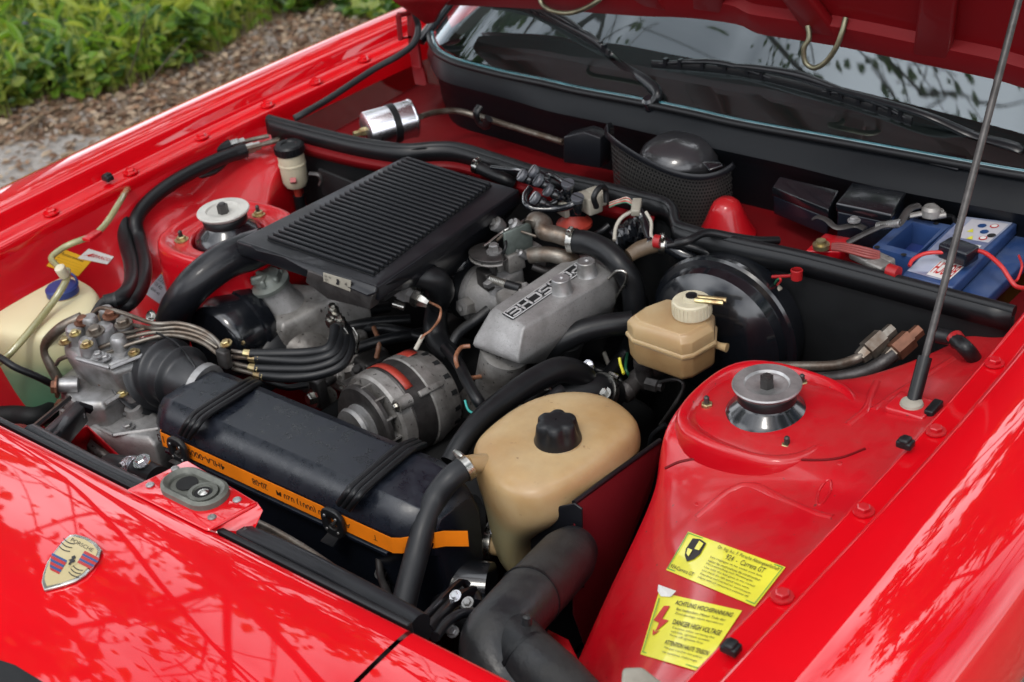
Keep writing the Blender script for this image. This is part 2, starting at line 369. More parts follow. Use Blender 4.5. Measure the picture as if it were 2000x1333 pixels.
def scatter(poly, n, zf):
    out = []
    xs = [p[0] for p in poly]; ys = [p[1] for p in poly]
    while len(out) < n:
        x, y = random.uniform(min(xs), max(xs)), random.uniform(min(ys), max(ys))
        if inpoly(x, y, poly): out.append((x, y, zf(x, y)))
    return out
from mathutils import noise as mn
def clump(x, y): return mn.noise(Vector((x * 1.9, y * 1.9, 3))) * .5 + mn.noise(Vector((x * 5, y * 5, 9))) * .35
def veg(n, hgt, thr):
    out = []
    while len(out) < n:
        p = scatter(vegA, 1, lambda x, y: 0)[0]; c = clump(p[0], p[1])
        if c > thr - random.random() * .15: out.append((p[0], p[1], .02 + random.random() ** .8 * hgt * (.45 + max(0, c + .3))))
    return out
fin(leafmesh('undergrowth', veg(26000, .19, -.04), .05, lg, .75, .68), 'bright green nettles and ivy covering the verge behind the red car', 'undergrowth', kind='stuff')
# grass blades
V_, F_ = [], []
for x, y, z in veg(6500, .05, -.3):
    a = random.uniform(0, 6.28); h = random.uniform(.10, .30); b = len(V_); dx, dy = math.cos(a), math.sin(a); l = random.uniform(.02, .14)
    wv = Vector((-dy, dx, 0)) * .0028
    for k in range(4):
        t = k / 3; p = Vector((x + dx * l * t * t, y + dy * l * t * t, h * t)); V_ += [p - wv * (1 - t * .9), p + wv * (1 - t * .9)]
    F_ += [(b + 2 * k, b + 2 * k + 1, b + 2 * k + 3, b + 2 * k + 2) for k in range(3)]
fin(mk('grass', V_, F_, lg[1], smooth=False), 'thin grass blades standing among the green leaves of the verge', 'grass', kind='stuff')
vegF = [P(a, b, -Z0) for a, b in [(-40, 240), (0, 230), (90, 195), (170, 130), (250, 60), (260, -60), (0, -120), (-100, -60)]]; vegF = [(p.x, p.y) for p in vegF]
fl = M('yellow_petal', (.75, .55, .02), .5); fp = M('purple_petal', (.2, .06, .45), .5)
fin(leafmesh('weeds', veg(6000, .26, -.25), .075, lg, .9, .28, upb=.7), 'narrow upright weed leaves among the broad green leaves of the verge', 'weeds', kind='stuff')
fin(leafmesh('flowers', scatter(vegF, 260, lambda x, y: random.uniform(.12, .26)), .019, [fl, fl, fl, fl, fl, fl, fl, fp], .7, .8, ncol=8), 'small yellow flowers dotted over the left of the verge', 'flowers', kind='stuff')
litA = [P(a, b, -Z0) for a, b in [(-160, 335), (0, 285), (220, 262), (430, 215), (640, 130), (820, 50), (900, 0), (900, -60), (640, -90), (560, 30), (400, 120), (90, 195), (-160, 245)]]; litA = [(p.x, p.y) for p in litA]
fin(leafmesh('leaf_litter', scatter(litA, 2600, lambda x, y: random.uniform(.003, .014)), .027, lb, .5, .55), 'brown dead leaves and bark scattered along the road edge', 'leaf litter', kind='stuff')
litB = [(p.x, p.y) for p in [P(a, b, -Z0) for a, b in [(-100, 420), (0, 395), (700, 150), (900, 60), (860, 20), (430, 205), (220, 255), (0, 278)]]]
fin(leafmesh('litter_on_road', scatter(litB, 420, lambda x, y: random.uniform(.01, .02)), .026, lb, .4, .5), 'few pale leaf fragments lying on the grey asphalt', 'leaf litter', kind='stuff')
sprd = [(p.x, p.y) for p in [P(a, b, -Z0) for a, b in [(560, 40), (640, 20), (740, 60), (800, 30), (820, -40), (600, -50)]]]
fin(leafmesh('creeping_ivy', scatter(sprd, 700, lambda x, y: random.uniform(.01, .09)), .05, lg, .6, .75), 'sparse low ivy creeping over brown soil beside the car', 'ivy', kind='stuff')
stm = M('stone', (.34, .30, .26), .9, var=(30, .4)); 
V_, F_ = [], []
for x, y, z in scatter(litA, 1500, lambda x, y: .004):
    s = random.uniform(.004, .016); b = len(V_)
    V_ += [Vector((x + random.uniform(-1.2, 1.2) * s, y + random.uniform(-1, 1) * s, z + q * s * random.uniform(.4, 1))) for q in (0, 0, 0, 1, 1)]
    F_ += [(b, b + 1, b + 3), (b + 1, b + 2, b + 3), (b + 2, b, b + 4), (b, b + 3, b + 4), (b + 2, b + 3, b + 4)]
fin(mk('gravel', V_, F_, stm, smooth=False), 'pale grit and chippings between asphalt and verge', 'gravel', kind='stuff')
bark = M('bark', (.10, .075, .05), .9, var=(20, .5), bump=(60, .8, .01))
twigm = M('dry_twig', (.26, .19, .12), .8, var=(40, .4))
for k, (a, b, lab) in enumerate([((205, 262), (310, 250), 'straight pale stick lying where the asphalt meets the dirt'), ((30, 262), (85, 225), 'grey forked stick on the dirt at the far left'),
                    ((355, 108), (425, 114), 'dark fallen twig beside the low green plants'), ((120, 305), (155, 312), 'short dark stick lying on the asphalt')]):
    p, q = P(*a, -Z0 + .015), P(*b, -Z0 + .02)
    fin(tube('twig', [p, (p + q) / 2 + Vector((.01, .02, .01)), q], [.007, .006, .004], twigm, seg=6), lab, 'twig', 'dry sticks lying along the verge')
for k, (a, hh, tp, lab) in enumerate([((247, 165), .0, (285, 30), 'tall bare dark stem rising out of the nettles'), ((285, 170), 0, (365, 75), 'leaning bare stem right of the tallest stem')]):
    p = P(*a, -Z0); q = P(*tp, -Z0 + .42)
    fin(tube('plant_stem', [p, (p + q) / 2 + Vector((.02, 0, .02)), q], [.0035, .003, .0015], bark, seg=5), lab, 'stem', 'bare stems among the nettles')

# trees overhead and around: what the paint and the windscreen mirror
def tree(at, H, lean, label, leaves=3200, ls=.13, spread=2.6, seed=1, bare=.4):
    random.seed(seed); t = thing('tree', label, 'tree', Vector(at), 'trees standing round the parked car')
    V_, F_, tips = [], [], []
    def add(pts, r):
        v, f = tube_geo(pts, r, 6, 3); b = len(V_); V_.extend(v); F_.extend(tuple(i + b for i in q) for q in f)
    base = Vector(at); top = base + Vector((lean[0], lean[1], H))
    mid = (base + top) / 2 + Vector((random.uniform(-.3, .3), random.uniform(-.3, .3), 0)); add([base, mid, top], [.17, .10, .03])
    tr = spline([base, mid, top], 6)
    for i in range(14):
        s = tr[random.randrange(5, len(tr))]; a = random.uniform(0, 6.28); L_ = spread * random.uniform(.6, 1.15)
        d = Vector((math.cos(a), math.sin(a), random.uniform(.05, .5))); m1 = s + d * L_ * .5 + Vector((0, 0, .15)); e = s + d * L_ + Vector((random.uniform(-.3, .3), random.uniform(-.3, .3), -.1))
        add([s, m1, e], [.034, .022, .008]); br = spline([s, m1, e], 5)
        for j in range(8):
            s2 = br[random.randrange(3, len(br))]; a2 = a + random.uniform(-1.3, 1.3); l2 = random.uniform(.4, 1.1); e2 = s2 + Vector((math.cos(a2), math.sin(a2), random.uniform(-.4, .5))) * l2
            m2 = (s2 + e2) / 2 + Vector((0, 0, random.uniform(-.1, .12))); add([s2, m2, e2], [.010, .006, .003])
            for q in range(4):
                s3 = s2.lerp(e2, random.uniform(.3, 1)); e3 = s3 + Vector((random.gauss(0, .2), random.gauss(0, .2), random.gauss(0, .18)))
                add([s3, (s3 + e3) / 2 + Vector((0, 0, .03)), e3], [.006, .003]); tips.append((s3, e3))
    mk('trunk', V_, F_, bark, t)
    pos = []
    tips = [q for q in tips if random.random() > bare]
    for i in range(leaves):
        a, b = random.choice(tips); p = a.lerp(b, random.uniform(0, 1.3)); pos.append(p + Vector((random.gauss(0, .13), random.gauss(0, .13), random.gauss(0, .11))))
    o = leafmesh('crown', pos, ls, tl, .9, .75); o.parent = t; o.matrix_parent_inverse = Matrix.Translation(-t.location)
tl = [leafmat('crown_green', (.05, .12, .02)), leafmat('crown_light', (.09, .17, .03)), leafmat('crown_dark', (.03, .075, .015))]
TREES = [((-4.6, 3.2, 0), 6.5, (1.3, -.8), 'tall tree whose bare boughs arch over the car and show in the windscreen', 2200, .055, 2.9, 3, .5),
         ((-5.2, 7.5, 0), 7.5, (.5, -1), 'leafy tree beyond the verge mirrored in the red nose panel', 26000, .13, 3.3, 4, .0),
         ((4.6, 6.2, 0), 7.0, (-1.0, -.6), 'leafy tree on the right that dapples the bright near wing', 20000, .11, 3.3, 5, .0),
         ((7.2, 1.8, 0), 6.5, (-.6, .2), 'broad tree standing to the right of the near wing', 18000, .12, 3.3, 6, .0),
         ((-.6, 10.5, 0), 7.5, (0, -.8), 'leafy tree standing behind the car roof', 26000, .13, 3.3, 8, .0),
         ((-7.8, .2, 0), 7.0, (1, 0), 'leafy tree at the far left of the verge', 12000, .20, 3.2, 9, .05)]
for a in TREES: tree(*a)
random.seed(11)

# ================================================================== THE CAR (bodywork)
car = thing('car', 'bright red sports car with its bonnet propped open, standing on the asphalt', 'car', Vector((XC, 2.2, 0)))
# wings: cross-section swept along the car
HW = .712          # rail bolts sit this far from the centre line
prof = [(-.019, -.045), (-.019, -.004), (-.015, 0), (.012, 0), (.017, .004), (.025, .027), (.034, .033), (.070, .034), (.100, .027), (.132, .012), (.156, -.012), (.172, -.045), (.181, -.10), (.184, -.18), (.18, -.3), (.17, -.5)]
def wing_rows(side):
    rows = []
    for y in [.30, .42, .55, .70, .82, .95, 1.1, 1.25, 1.4, 1.55, 1.7, 1.85, 1.98, 2.15, 2.4]:
        row = []
        bow = .018 * (1 - ((y - 1.35) / .55) ** 2); bow = max(bow, -.05)
        drop = -max(0, .85 - y) * .10
        for s, h in prof:
            fl_ = 1 + max(0, 1.15 - abs(y - 1.0)) * .10 if s > .05 else 1
            x = HW + bow + s * fl_
            if .93 < y < 1.67 and s > .165 and h < -.12:        # the wheel arch cuts the wing off here
                k = prof.index((s, h)) - (len(prof) - 3); x = HW + bow + (.184, .172, .150)[max(0, k)]; h = (-.128, -.140, -.128)[max(0, k)]
            v = V(XC + x, y, h + drop)
            row.append(v if side > 0 else mir(v))
        rows.append(row)
    return rows
wingR = sheet('wing', wing_rows(1), paint, car, sub=2); wingL = sheet('wing', wing_rows(-1), paint, car, sub=2)
for o in (wingR, wingL):   # crease the gutter edges
    me = o.data; n = len(prof); at = me.attributes.new('crease_edge', 'FLOAT', 'EDGE')
    for e in me.edges:
        a, b = e.vertices
        if abs(a - b) == n and (a % n) in (1, 4, 5): at.data[e.index].value = .75
fin(wingR, 'glossy near wing mirroring leaves'); fin(wingL, 'far wing running along the top left')
def railx(y): return HW + max(.018 * (1 - ((y - 1.35) / .55) ** 2), -.05)
for side, lst in ((1, [.80, .967, 1.127, 1.295, 1.456]), (-1, [1.0, 1.148, 1.314, 1.473, 1.63, 1.751, 1.876])):
    for y in lst:
        v = V(XC + railx(y) - .003, y, .0015); v = v if side > 0 else mir(v)
        w_ = wingR if side > 0 else wingL
        hexbolt('bolt', v, (0, 0, 1), .0074 if side > 0 else .0085, paint_bay if side > 0 else paint, w_, .0065)
for p in [P(212, 354, .004), P(1768, 875, .004), P(1428, 1275, .004)]:
    sgn = wingL if p.x < 0 else wingR
    box('rubber_stop', p + Vector((0, 0, .006)), (.018, .014, .009), rubber, sgn, bevel=.002)
    box('rubber_pad', p + Vector((0.0, 0, .010)), (.012, .014, .008), rubber, sgn, bevel=.003)
# inner wing panels with strut tower (near side read off the photograph, far side its mirror)
foldF = [(1040, 1480, .47), (1130, 1290, .445), (1185, 1160, .425), (1240, 1050, .41), (1290, 940, .40)]
rowsI = []
def irow(y, fx, fh, hs):   # hs: heights at columns between gutter and fold
    gx = XC + railx(y) - .0195; xs_ = [gx + (fx - gx) * t for t in (0, .06, .3, .6, .85, 1)]
    rw = [V(xs_[0], y, -.022), V(xs_[1], y, hs[0]), V(xs_[2], y, hs[1]), V(xs_[3], y, hs[2]), V(xs_[4], y, hs[3]), V(fx, y, fh), V(fx - .012, y, fh - .03), V(fx - .03, y, fh - .25), V(fx - .04, y, -.62)]
    return rw
for px, py, x in foldF:
    p = PX(px, py, x); fh = p.z - Z0
    rowsI.append(irow(p.y, x, fh, (-.048, -.050 + .1 * (fh + .1), -.075 + .3 * (fh + .1), fh + .03)))
rowsI.append(irow(1.205, .395, -.072, (-.042, -.055, -.066, -.067)))
rowsI.append(irow(1.225, .388, -.055, (-.034, -.043, -.046, -.048)))
rowsI.append(irow(1.30, .378, -.052, (-.034, -.040, -.042, -.046)))
rowsI.append(irow(1.365, .39, -.052, (-.034, -.040, -.042, -.046)))
rowsI.append(irow(1.395, .50, -.055, (-.036, -.046, -.050, -.052)))
rowsI.append(irow(1.43, .545, -.060, (-.036, -.046, -.052, -.055)))
rowsI.append(irow(1.54, .60, -.060, (-.036, -.046, -.052, -.055)))
rowsI.append(irow(1.61, .62, -.060, (-.036, -.046, -.052, -.055)))
def subdiv_rows(rows): return rows
for sgn_ in (1, -1):                      # front wheels standing in the arches
    wc_ = V(XC + sgn_ * .74, 1.30, -.49); ty = tm = None
    wh = lathe('wheel', wc_ - Vector((sgn_ * .09, 0, 0)), (sgn_, 0, 0), [(0, .02), (0, .18), (.02, .20), (.16, .20), (.175, .19), (.17, .15), (.15, .06), (.155, .0)], alud, car, 40)
    lathe('tyre', wc_ - Vector((sgn_ * .10, 0, 0)), (sgn_, 0, 0), [(0, .20), (.0, .27), (.02, .305), (.17, .305), (.19, .27), (.19, .20), (.17, .195), (.02, .195)], M('tyre_rubber', (.025, .024, .023), .8, dust=(.5, (.12, .09, .06), 20), bump=(60, .6, .004)), wh, 64)
innR = sheet('inner_wing', rowsI, paint_bay, car, sub=2); innL = sheet('inner_wing', [[mir(v) + Vector((0, 0, -.16 * min(1, max(0, (1.26 - v.y) / .10)) * (i > 1) - (.055 if 1 <= i <= 5 and v.y < 1.5 else 0))) for i, v in enumerate(r)] for r in rowsI], paint_bay, car, sub=2)
for o in (innR, innL):
    me = o.data; n = 9; at = me.attributes.new('crease_edge', 'FLOAT', 'EDGE')
    for e in me.edges:
        a, b = e.vertices
        if abs(a - b) == n and (a % n) in (5,): at.data[e.index].value = .6
bpy.context.view_layer.update()
def tower(c, innp, side):
    def ring(r, h, ex=0, sq=1.0):
        out = []
        for k in range(28):
            a = 2 * math.pi * k / 28; q = 1.0 / (abs(math.cos(a)) ** 4 + abs(math.sin(a)) ** 4) ** .25 if ex else 1
            out.append(V(c[0] + r * math.cos(a) * (1 + (q - 1) * ex) * side, c[1] + r * math.sin(a) * (1 + (q - 1) * ex), h))
        return out
    loft('strut_tower', [ring(.106, -.15, .75), ring(.103, -.060, .75), ring(.101, -.046, .75), ring(.097, -.042, .75), ring(.091, -.041, .6), ring(.085, -.050, .4), ring(.082, -.053, .3), ring(.072, -.054), ring(.064, -.051), ring(.059, -.053), ring(.057, -.07)], paint_bay, car, caps=False, sub=1)
    for a in ((200, 0), (318, 0), (85, 0)):
        an = math.radians(a[0]); q = V(c[0] + .075 * math.cos(an) * side, c[1] + .075 * math.sin(an), -.053)
        b = hexbolt('nut', q, (0, 0, 1), .0075, zinc, car, .007); lathe('stud', q, (0, 0, 1), [(0, .0035), (.016, .0035), (.018, .002)], darkmetal, b, 10)
stR, stL = (.487, 1.298), (-.505, 1.303)
tower((.487, 1.298), innR, 1); tower((-.507, 1.303), innL, -1)
def strut(c, label, disc):
    t = thing('strut_mount', label, 'strut mount', V(*c, -.07), 'suspension strut tops in their towers')
    lathe('rubber_boot', V(*c, -.085), (0, 0, 1), [(0, .054), (.022, .056), (.034, .054), (.044, .046), (.052, .036), (.055, .034)], blackgloss, t, 40)
    lathe('bearing_ring', V(*c, -.031), (0, 0, 1), [(0, .033), (.003, .036), (.012, .036), (.015, .034)], rubber, t, 40)
    lathe('top_plate', V(*c, -.016), (0, 0, 1), [(0, .034), (.004, .0405), (.008, .0425), (.010, .0415), (.010, .028), (.007, .026), (.0065, .022), (.004, .018), (.004, .010), (.003, .0)], disc, t, 48)
    lathe('spindle_nut', V(*c, -.012), (0, 0, 1), [(0, .009), (.014, .009), (.014, .006), (.017, .0055), (.017, .0)], darkmetal, t, 6)
strut(stR, 'dark steel strut top in the near red tower beside the bonnet stay', M('worn_steel', (.46, .455, .45), .36, metal=.7, var=(30, .4), bump=(80, .2)))
strut(stL, 'pale grey strut top in the far red tower beside the ribbed radiator', M('pale_washer', (.50, .49, .45), .55, metal=.1, var=(24, .25), bump=(80, .2)))
# nose panel
def nose(x0, x1, name, m=paint):
    rows = []
    for y, h in [(.735, -.03), (.737, -.012), (.735, -.003), (.728, .0005), (.70, 0), (.66, -.003), (.60, -.009), (.54, -.018), (.46, -.034), (.38, -.056), (.30, -.09), (.25, -.14), (.22, -.22), (.22, -.34)]:
        rows.append([V(x, y, h) for x in np.linspace(x0, x1, 9)])
    return sheet(name, rows, m, car, sub=2)
noseP = nose(-.66, .408, 'nose_panel')
seam = nose(.414, .78, 'headlamp_cover')
prism('seam_gap', [V(.402, .728, -.012), V(.42, .728, -.012), V(.42, .3, -.11), V(.402, .3, -.11)], (0, 0, -.01), bayblack, car, bevel=0)
prism('edge_trim', [V(-.66, .739, -.004), V(.40, .739, -.004), V(.40, .747, -.004), V(-.66, .747, -.004)], (0, 0, -.03), rubber, car, bevel=.002)
bpy.context.view_layer.update()
bvN = surfs([noseP])
sl = [hit(bvN, a, b) for a, b in [(-60, 1262), (0, 1290), (30, 1300), (84, 1333), (140, 1370), (120, 1420), (-60, 1330)]]
sl = [s for s in sl if s is not None]
prism('air_slot', [s + Vector((0, 0, .0012)) for s in sl], (0, 0, -.02), bayblack, car, bevel=.001)
# crest badge on the nose
crest = [(150, 1049), (172, 1055), (190, 1066), (201, 1080), (196, 1094), (184, 1112), (168, 1129), (148, 1141), (120, 1150), (88, 1158), (83, 1143), (86, 1125), (94, 1103), (108, 1083), (124, 1063), (138, 1050)]
def N3(px, py, off=0): return hit(bvN, px, py, off)
cb = prism('crest_badge', [N3(a, b, .0008) for a, b in crest], (0, 0, .0035), steel, car, bevel=.001)
cc = np.mean(crest, axis=0)
def shr(poly, k): return [(cc[0] + (a - cc[0]) * k, cc[1] + (b - cc[1]) * k) for a, b in poly]
# badge axes: right = along the car width, up = towards the windscreen
qd = [(65, 1122), (165, 1172), (222, 1082), (122, 1030)]
def cm(o_): return lambda u, v: N3(*bil(qd, u, v), o_) 
prism('badge_enamel', [N3(a, b, .0045) for a, b in shr(crest, .88)], (0, 0, .0006), gold, cb, bevel=0)
mapc = cm(.0054)
print_on('red_stripes', [[(.60, .51), (.86, .51), (.87, .565), (.60, .565)], [(.60, .61), (.88, .61), (.89, .665), (.60, .665)], [(.60, .71), (.90, .71), (.89, .765), (.60, .765)], [(.17, .36), (.44, .36), (.44, .415), (.15, .415)], [(.21, .26), (.44, .26), (.44, .31), (.19, .31)], [(.27, .17), (.44, .17), (.44, .21), (.24, .21)]], mapc, enred, cb)
print_on('dark_stripes', [[(.60, .567), (.87, .567), (.88, .608), (.60, .608)], [(.60, .667), (.89, .667), (.90, .708), (.60, .708)], [(.15, .417), (.44, .417), (.44, .46), (.14, .46)], [(.19, .312), (.44, .312), (.44, .358), (.17, .358)], [(.24, .212), (.44, .212), (.44, .258), (.21, .258)]], mapc, enblue, cb)
ant = []
for k in range(3):
    for (u0, v0, du) in ((.17, .62 + k * .08, .22), (.56, .42 - k * .07, .20)):
        pts_ = [(u0 + du * t, v0 - .03 * math.sin(t * 3.14)) for t in np.linspace(0, 1, 6)]; ant.append(pts_ + [(a, b + .018) for a, b in pts_[::-1]])
for a_ in ant: print_on('antler', [a_], mapc, inkb, cb)
print_on('shield_center', [[(.42, .62), (.60, .62), (.60, .48), (.56, .40), (.51, .36), (.46, .40), (.42, .48)]], mapc, gold, cb)
print_on('horse', [[(.49, .40), (.53, .40), (.53, .45), (.57, .5), (.55, .53), (.53, .51), (.54, .58), (.50, .60), (.47, .55), (.49, .52), (.45, .47), (.49, .47)]], cm(.0062), inkb, cb)
print_on('crest_name', [('PORSCHE', .30, .80, .72, .87)], mapc, inkb, cb)
# bonnet catch box
cat_ = [P(357, 902, .004), P(367, 899, .004), P(500, 979, .004), P(502, 984, .004), P(408, 1034, .004), P(400, 1033, .004), P(247, 956, .004)]
cb2 = prism('catch_plate', cat_, (0, 0, -.004), paint, car, bevel=.0025)
prism('catch_flange', [P(502, 980, .002), P(514, 997, .0), P(480, 1076, -.03), P(474, 1074, -.04), P(406, 1036, -.0), P(412, 1032, .0)], (-.003, 0, -.002), paint, cb2, bevel=.001)
def rr(cx, cy, hw, hh, r, k=6):
    out = []
    for sx, sy, a0 in ((1, 1, 0), (-1, 1, 90), (-1, -1, 180), (1, -1, 270)):
        for j in range(k + 1):
            a = math.radians(a0 + 90 * j / k); out.append((cx + sx * (hw - r) + r * math.cos(a), cy + sy * (hh - r) + r * math.sin(a)))
    return out
c0 = P(381, 957, .006)
def catchring(hw, hh, dz, r): return [c0 + Vector((a, b, dz)) for a, b in rr(0, 0, hw, hh, r)]
es = M('grey_escutcheon', (.13, .135, .115), .5, metal=.3, var=(40, .4), bump=(100, .2))
loft('escutcheon', [catchring(.046, .026, -.006, .025), catchring(.046, .026, .005, .025), catchring(.042, .022, .008, .021), catchring(.036, .017, .004, .016), catchring(.035, .016, .0005, .0155)], es, cb2)
lathe('catch_hole', c0 + Vector((-.016, .002, .001)), (0, 0, 1), [(0, .013), (.0012, .013)], M('void', (.003, .003, .003), .9), cb2, 20)
lathe('catch_ring', c0 + Vector((.016, -.001, .0)), (0, 0, 1), [(0, .018), (.005, .0175), (.0055, .0125), (.003, .012), (.002, .011)], es, cb2, 28)
lathe('catch_socket', c0 + Vector((.016, -.001, .0025)), (0, 0, 1), [(0, .0105), (.001, .0105)], bpy.data.materials['void'], cb2, 20)
lathe('catch_pin', c0 + Vector((.017, -.001, .0035)), (0, 0, 1), [(0, .006), (.001, .0065), (.003, .003)], steel, cb2, 16)
for a in [(342, 916), (293, 948), (414, 1011), (463, 977)]:
    lathe('rivet', P(*a, .0045), (0, 0, 1), [(0, .0052), (.0012, .005), (.002, .0035), (.002, .0018), (.0012, .0)], alub, cb2, 14)
lathe('bolt', P(479, 1036, -.018), (1, -.6, .2), [(0, .006), (.006, .006), (.007, .004)], darkmetal, cb2, 6)
# bulkhead, its rubber seal, plenum behind
sealpx = [(524, 228), (560, 238), (650, 261), (720, 276), (790, 285), (850, 281), (900, 284), (965, 303), (1060, 333), (1175, 359), (1262, 381), (1297, 390), (1314, 405), (1319, 428), (1336, 441), (1440, 468), (1580, 498), (1780, 550), (1982, 603)]
sealp = [P(a, b, 0) for a, b in sealpx]
ss = spline(sealp, 4)
bulk = sheet('bulkhead', [[v + Vector((0, .004, -.002)) for v in ss], [v + Vector((0, .002, -.03)) for v in ss], [Vector((v.x, v.y - .004, Z0 - .3)) for v in ss], [Vector((v.x, v.y - .004, Z0 - .62)) for v in ss]], bayblack, car, solid=.004)
seal = tube('rubber_seal', [v + Vector((0, 0, -.004)) for v in sealp], .0078, rubber, bulk, seg=12, n=5)
sheet('seal_flange', [[v + Vector((0, -.0075, -.002)) for v in ss], [v + Vector((0, -.0085, -.030)) for v in ss]], rubber, bulk, solid=.0015)
# red band of bare bodywork below the seal, left half
lp = [v for v in ss if -.70 < v.x < .12]
lp = [v for v in ss if -.66 < v.x < .10]
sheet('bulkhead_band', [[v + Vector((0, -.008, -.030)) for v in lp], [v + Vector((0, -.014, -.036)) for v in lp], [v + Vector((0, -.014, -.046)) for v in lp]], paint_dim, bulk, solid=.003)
for (a, b) in (((622, 292), (745, 330)), ((620, 330), (700, 362))):
    p, q = P(*a, -.05), P(*b, -.05)
    prism('sound_pad', [p, q, q + Vector((0, 0, -.05)), p + Vector((0, 0, -.05))], (0, .006, 0), bayblack, bulk, bevel=.002)
floorz = -.085
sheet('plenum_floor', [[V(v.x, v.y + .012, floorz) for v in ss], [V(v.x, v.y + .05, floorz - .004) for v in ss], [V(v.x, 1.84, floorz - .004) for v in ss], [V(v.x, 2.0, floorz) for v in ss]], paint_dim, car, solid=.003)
# windscreen base and cowl
gpx = [(846, 66), (850, 85), (860, 101), (878, 112), (902, 122), (950, 135), (1000, 147), (1070, 161), (1140, 177), (1245, 196), (1350, 217), (1457, 241), (1650, 276), (1825, 308), (1993, 338), (2100, 352)]
cpx = [(834, 108), (839, 122), (844, 136), (856, 152), (880, 164), (930, 177), (1000, 196), (1070, 217), (1140, 232), (1210, 247), (1290, 266), (1370, 285), (1545, 324), (1720, 367), (2000, 420), (2110, 440)]
gb = [P(a, b, .052) for a, b in gpx]; ce = [P(a, b, .012) for a, b in cpx]
sg, sc = spline(gb, 4), spline(ce, 4)
cowlm = M('cowl_black', (.004, .005, .0065), .4, spec=.16, dust=(.1, (.02, .023, .028), 20), bump=(30, .1))
cowl = sheet('cowl_panel', [[v for v in sg], [(a * .6 + b * .4) + Vector((0, 0, .004)) for a, b in zip(sg, sc)], [(a * .15 + b * .85) + Vector((0, 0, .003)) for a, b in zip(sg, sc)], sc, [v + Vector((0, .004, -.008)) for v in sc], [v + Vector((0, .02, -.03)) for v in sc], [v + Vector((0, .03, -.14)) for v in sc]], cowlm, car)
tube('screen_seal', [v + Vector((0, -.002, .003)) for v in gb], .0042, teal, cowl, seg=8)
tube('screen_rubber', [v + Vector((0, -.011, .0015)) for v in gb], .006, rubber, cowl, seg=8)
for a in ((918, 127), (1850, 322)):
    q = P(*a, .045); prism('hinge_tab', [q + Vector(v) for v in ((-.022, -.012, 0), (.022, -.014, 0), (.024, .012, .01), (-.022, .012, .01))], (0, 0, .004), blackp, cowl)
    for s in (-.011, .011): lathe('tab_hole', q + Vector((s, -.002, .0048 + .001)), (0, -.3, 1), [(0, .0045), (.0008, .0045)], bpy.data.materials['void'], cowl, 14)
# glass
def up_pt(v, t):
    xx = v.x - XC; return Vector((XC + xx * (1 - .16 * t), v.y + .78 * t, v.z + .44 * t + .03 * math.sin(math.pi * min(t, 1)) * (1 - (xx / .62) ** 2)))
rows = [[up_pt(v, t) + Vector((0, .004, .006)) for v in sg] for t in (0, .15, .35, .6, 1.0)]
glass = sheet('windscreen', rows, glassm, car)
tube('windscreen_pillar', [up_pt(gb[0], t) + Vector((-.012, 0, .004)) for t in (-.03, .2, .5, 1)], .010, blackgloss, car, seg=8)
tube('windscreen_pillar', [up_pt(gb[-1], t) + Vector((.012, 0, .004)) for t in (-.03, .2, .5, 1)], .010, blackgloss, car, seg=8)
dashm = M('dash_black', (.007, .008, .010), .6, bump=(80, .2), var=(8, .4))
sheet('dashboard', [[v + Vector((0, .03, -.012)) for v in sg], [v + Vector((0, .16, .012)) for v in sg], [v + Vector((0, .38, .02)) for v in sg], [v + Vector((0, .44, -.05)) for v in sg], [v + Vector((0, .46, -.4)) for v in sg]], dashm, car)
sheet('frit_band', [[up_pt(v, .002) + Vector((0, .006, .0035)) for v in sg], [up_pt(v, .045) + Vector((0, .006, .0035)) for v in sg]], inkb, glass)
seatm = M('seat_cloth', (.035, .035, .04), .8, bump=(90, .3))
for x in (-.38, .34): box('seat', V(x, 3.0, .02), (.46, .14, .6), seatm, car, bevel=.05, seg=4)
rf = [[Vector((x, y, Z0 + h)) for x in np.linspace(-.55, .5, 6)] for y, h in ((2.72, .50), (2.9, .54), (3.3, .56), (3.7, .5))]
sheet('roof', rf, paint, car, solid=.01)
for s in (-1, 1):
    pr = [V(XC + s * x, y, h) for x, y, h in ((.86, 2.3, -.05), (.86, 3.9, -.05), (.84, 3.9, -.6), (.84, 2.3, -.6))]; prism('door', pr, (-.03 * s, 0, 0), paint, car, bevel=.01)
# bonnet, propped up; its hinges and striker loops
hpx = [(862, 8), (874, 7), (1000, 12), (1120, 19), (1245, 28), (1350, 32), (1440, 44), (1470, 57), (1500, 66), (1650, 89), (1825, 126), (1947, 152), (2000, 168), (2090, 190)]
HB = [PY(a, b, 1.885) for a, b in hpx]
hdir = Vector((0, -math.cos(math.radians(60)), math.sin(math.radians(60))))
hn = Vector((0, -hdir.z, hdir.y))    # faces the bay
hs = spline(HB, 3)
def hp(i, s, o=0): 
    v = hs[i]; base = v + hdir * s; return base + hn * o
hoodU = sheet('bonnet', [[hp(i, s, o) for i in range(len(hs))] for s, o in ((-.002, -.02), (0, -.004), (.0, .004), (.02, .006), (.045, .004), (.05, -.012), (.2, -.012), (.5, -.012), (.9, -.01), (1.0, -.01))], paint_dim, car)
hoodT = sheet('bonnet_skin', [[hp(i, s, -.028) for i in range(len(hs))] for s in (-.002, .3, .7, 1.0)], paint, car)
def rib(px0, px1, w_, dep=.010):
    a, b = [px0, px1]; i0 = min(range(len(hs)), key=lambda i: abs(hs[i].x - a)); base = hs[i0]
    q0 = Vector((a, base.y, base.z)) + hn * .006 + hdir * .02; q1 = Vector((b, base.y, base.z)) + hn * .006 + hdir * .5
    sd2 = Vector((1, 0, 0)) * w_ / 2
    return prism('bonnet_rib', [q0 - sd2 * 1.6, q0 + sd2 * 1.6, q1 + sd2, q1 - sd2], -hn * (dep + .008), paint_dim, hoodU, bevel=.005)
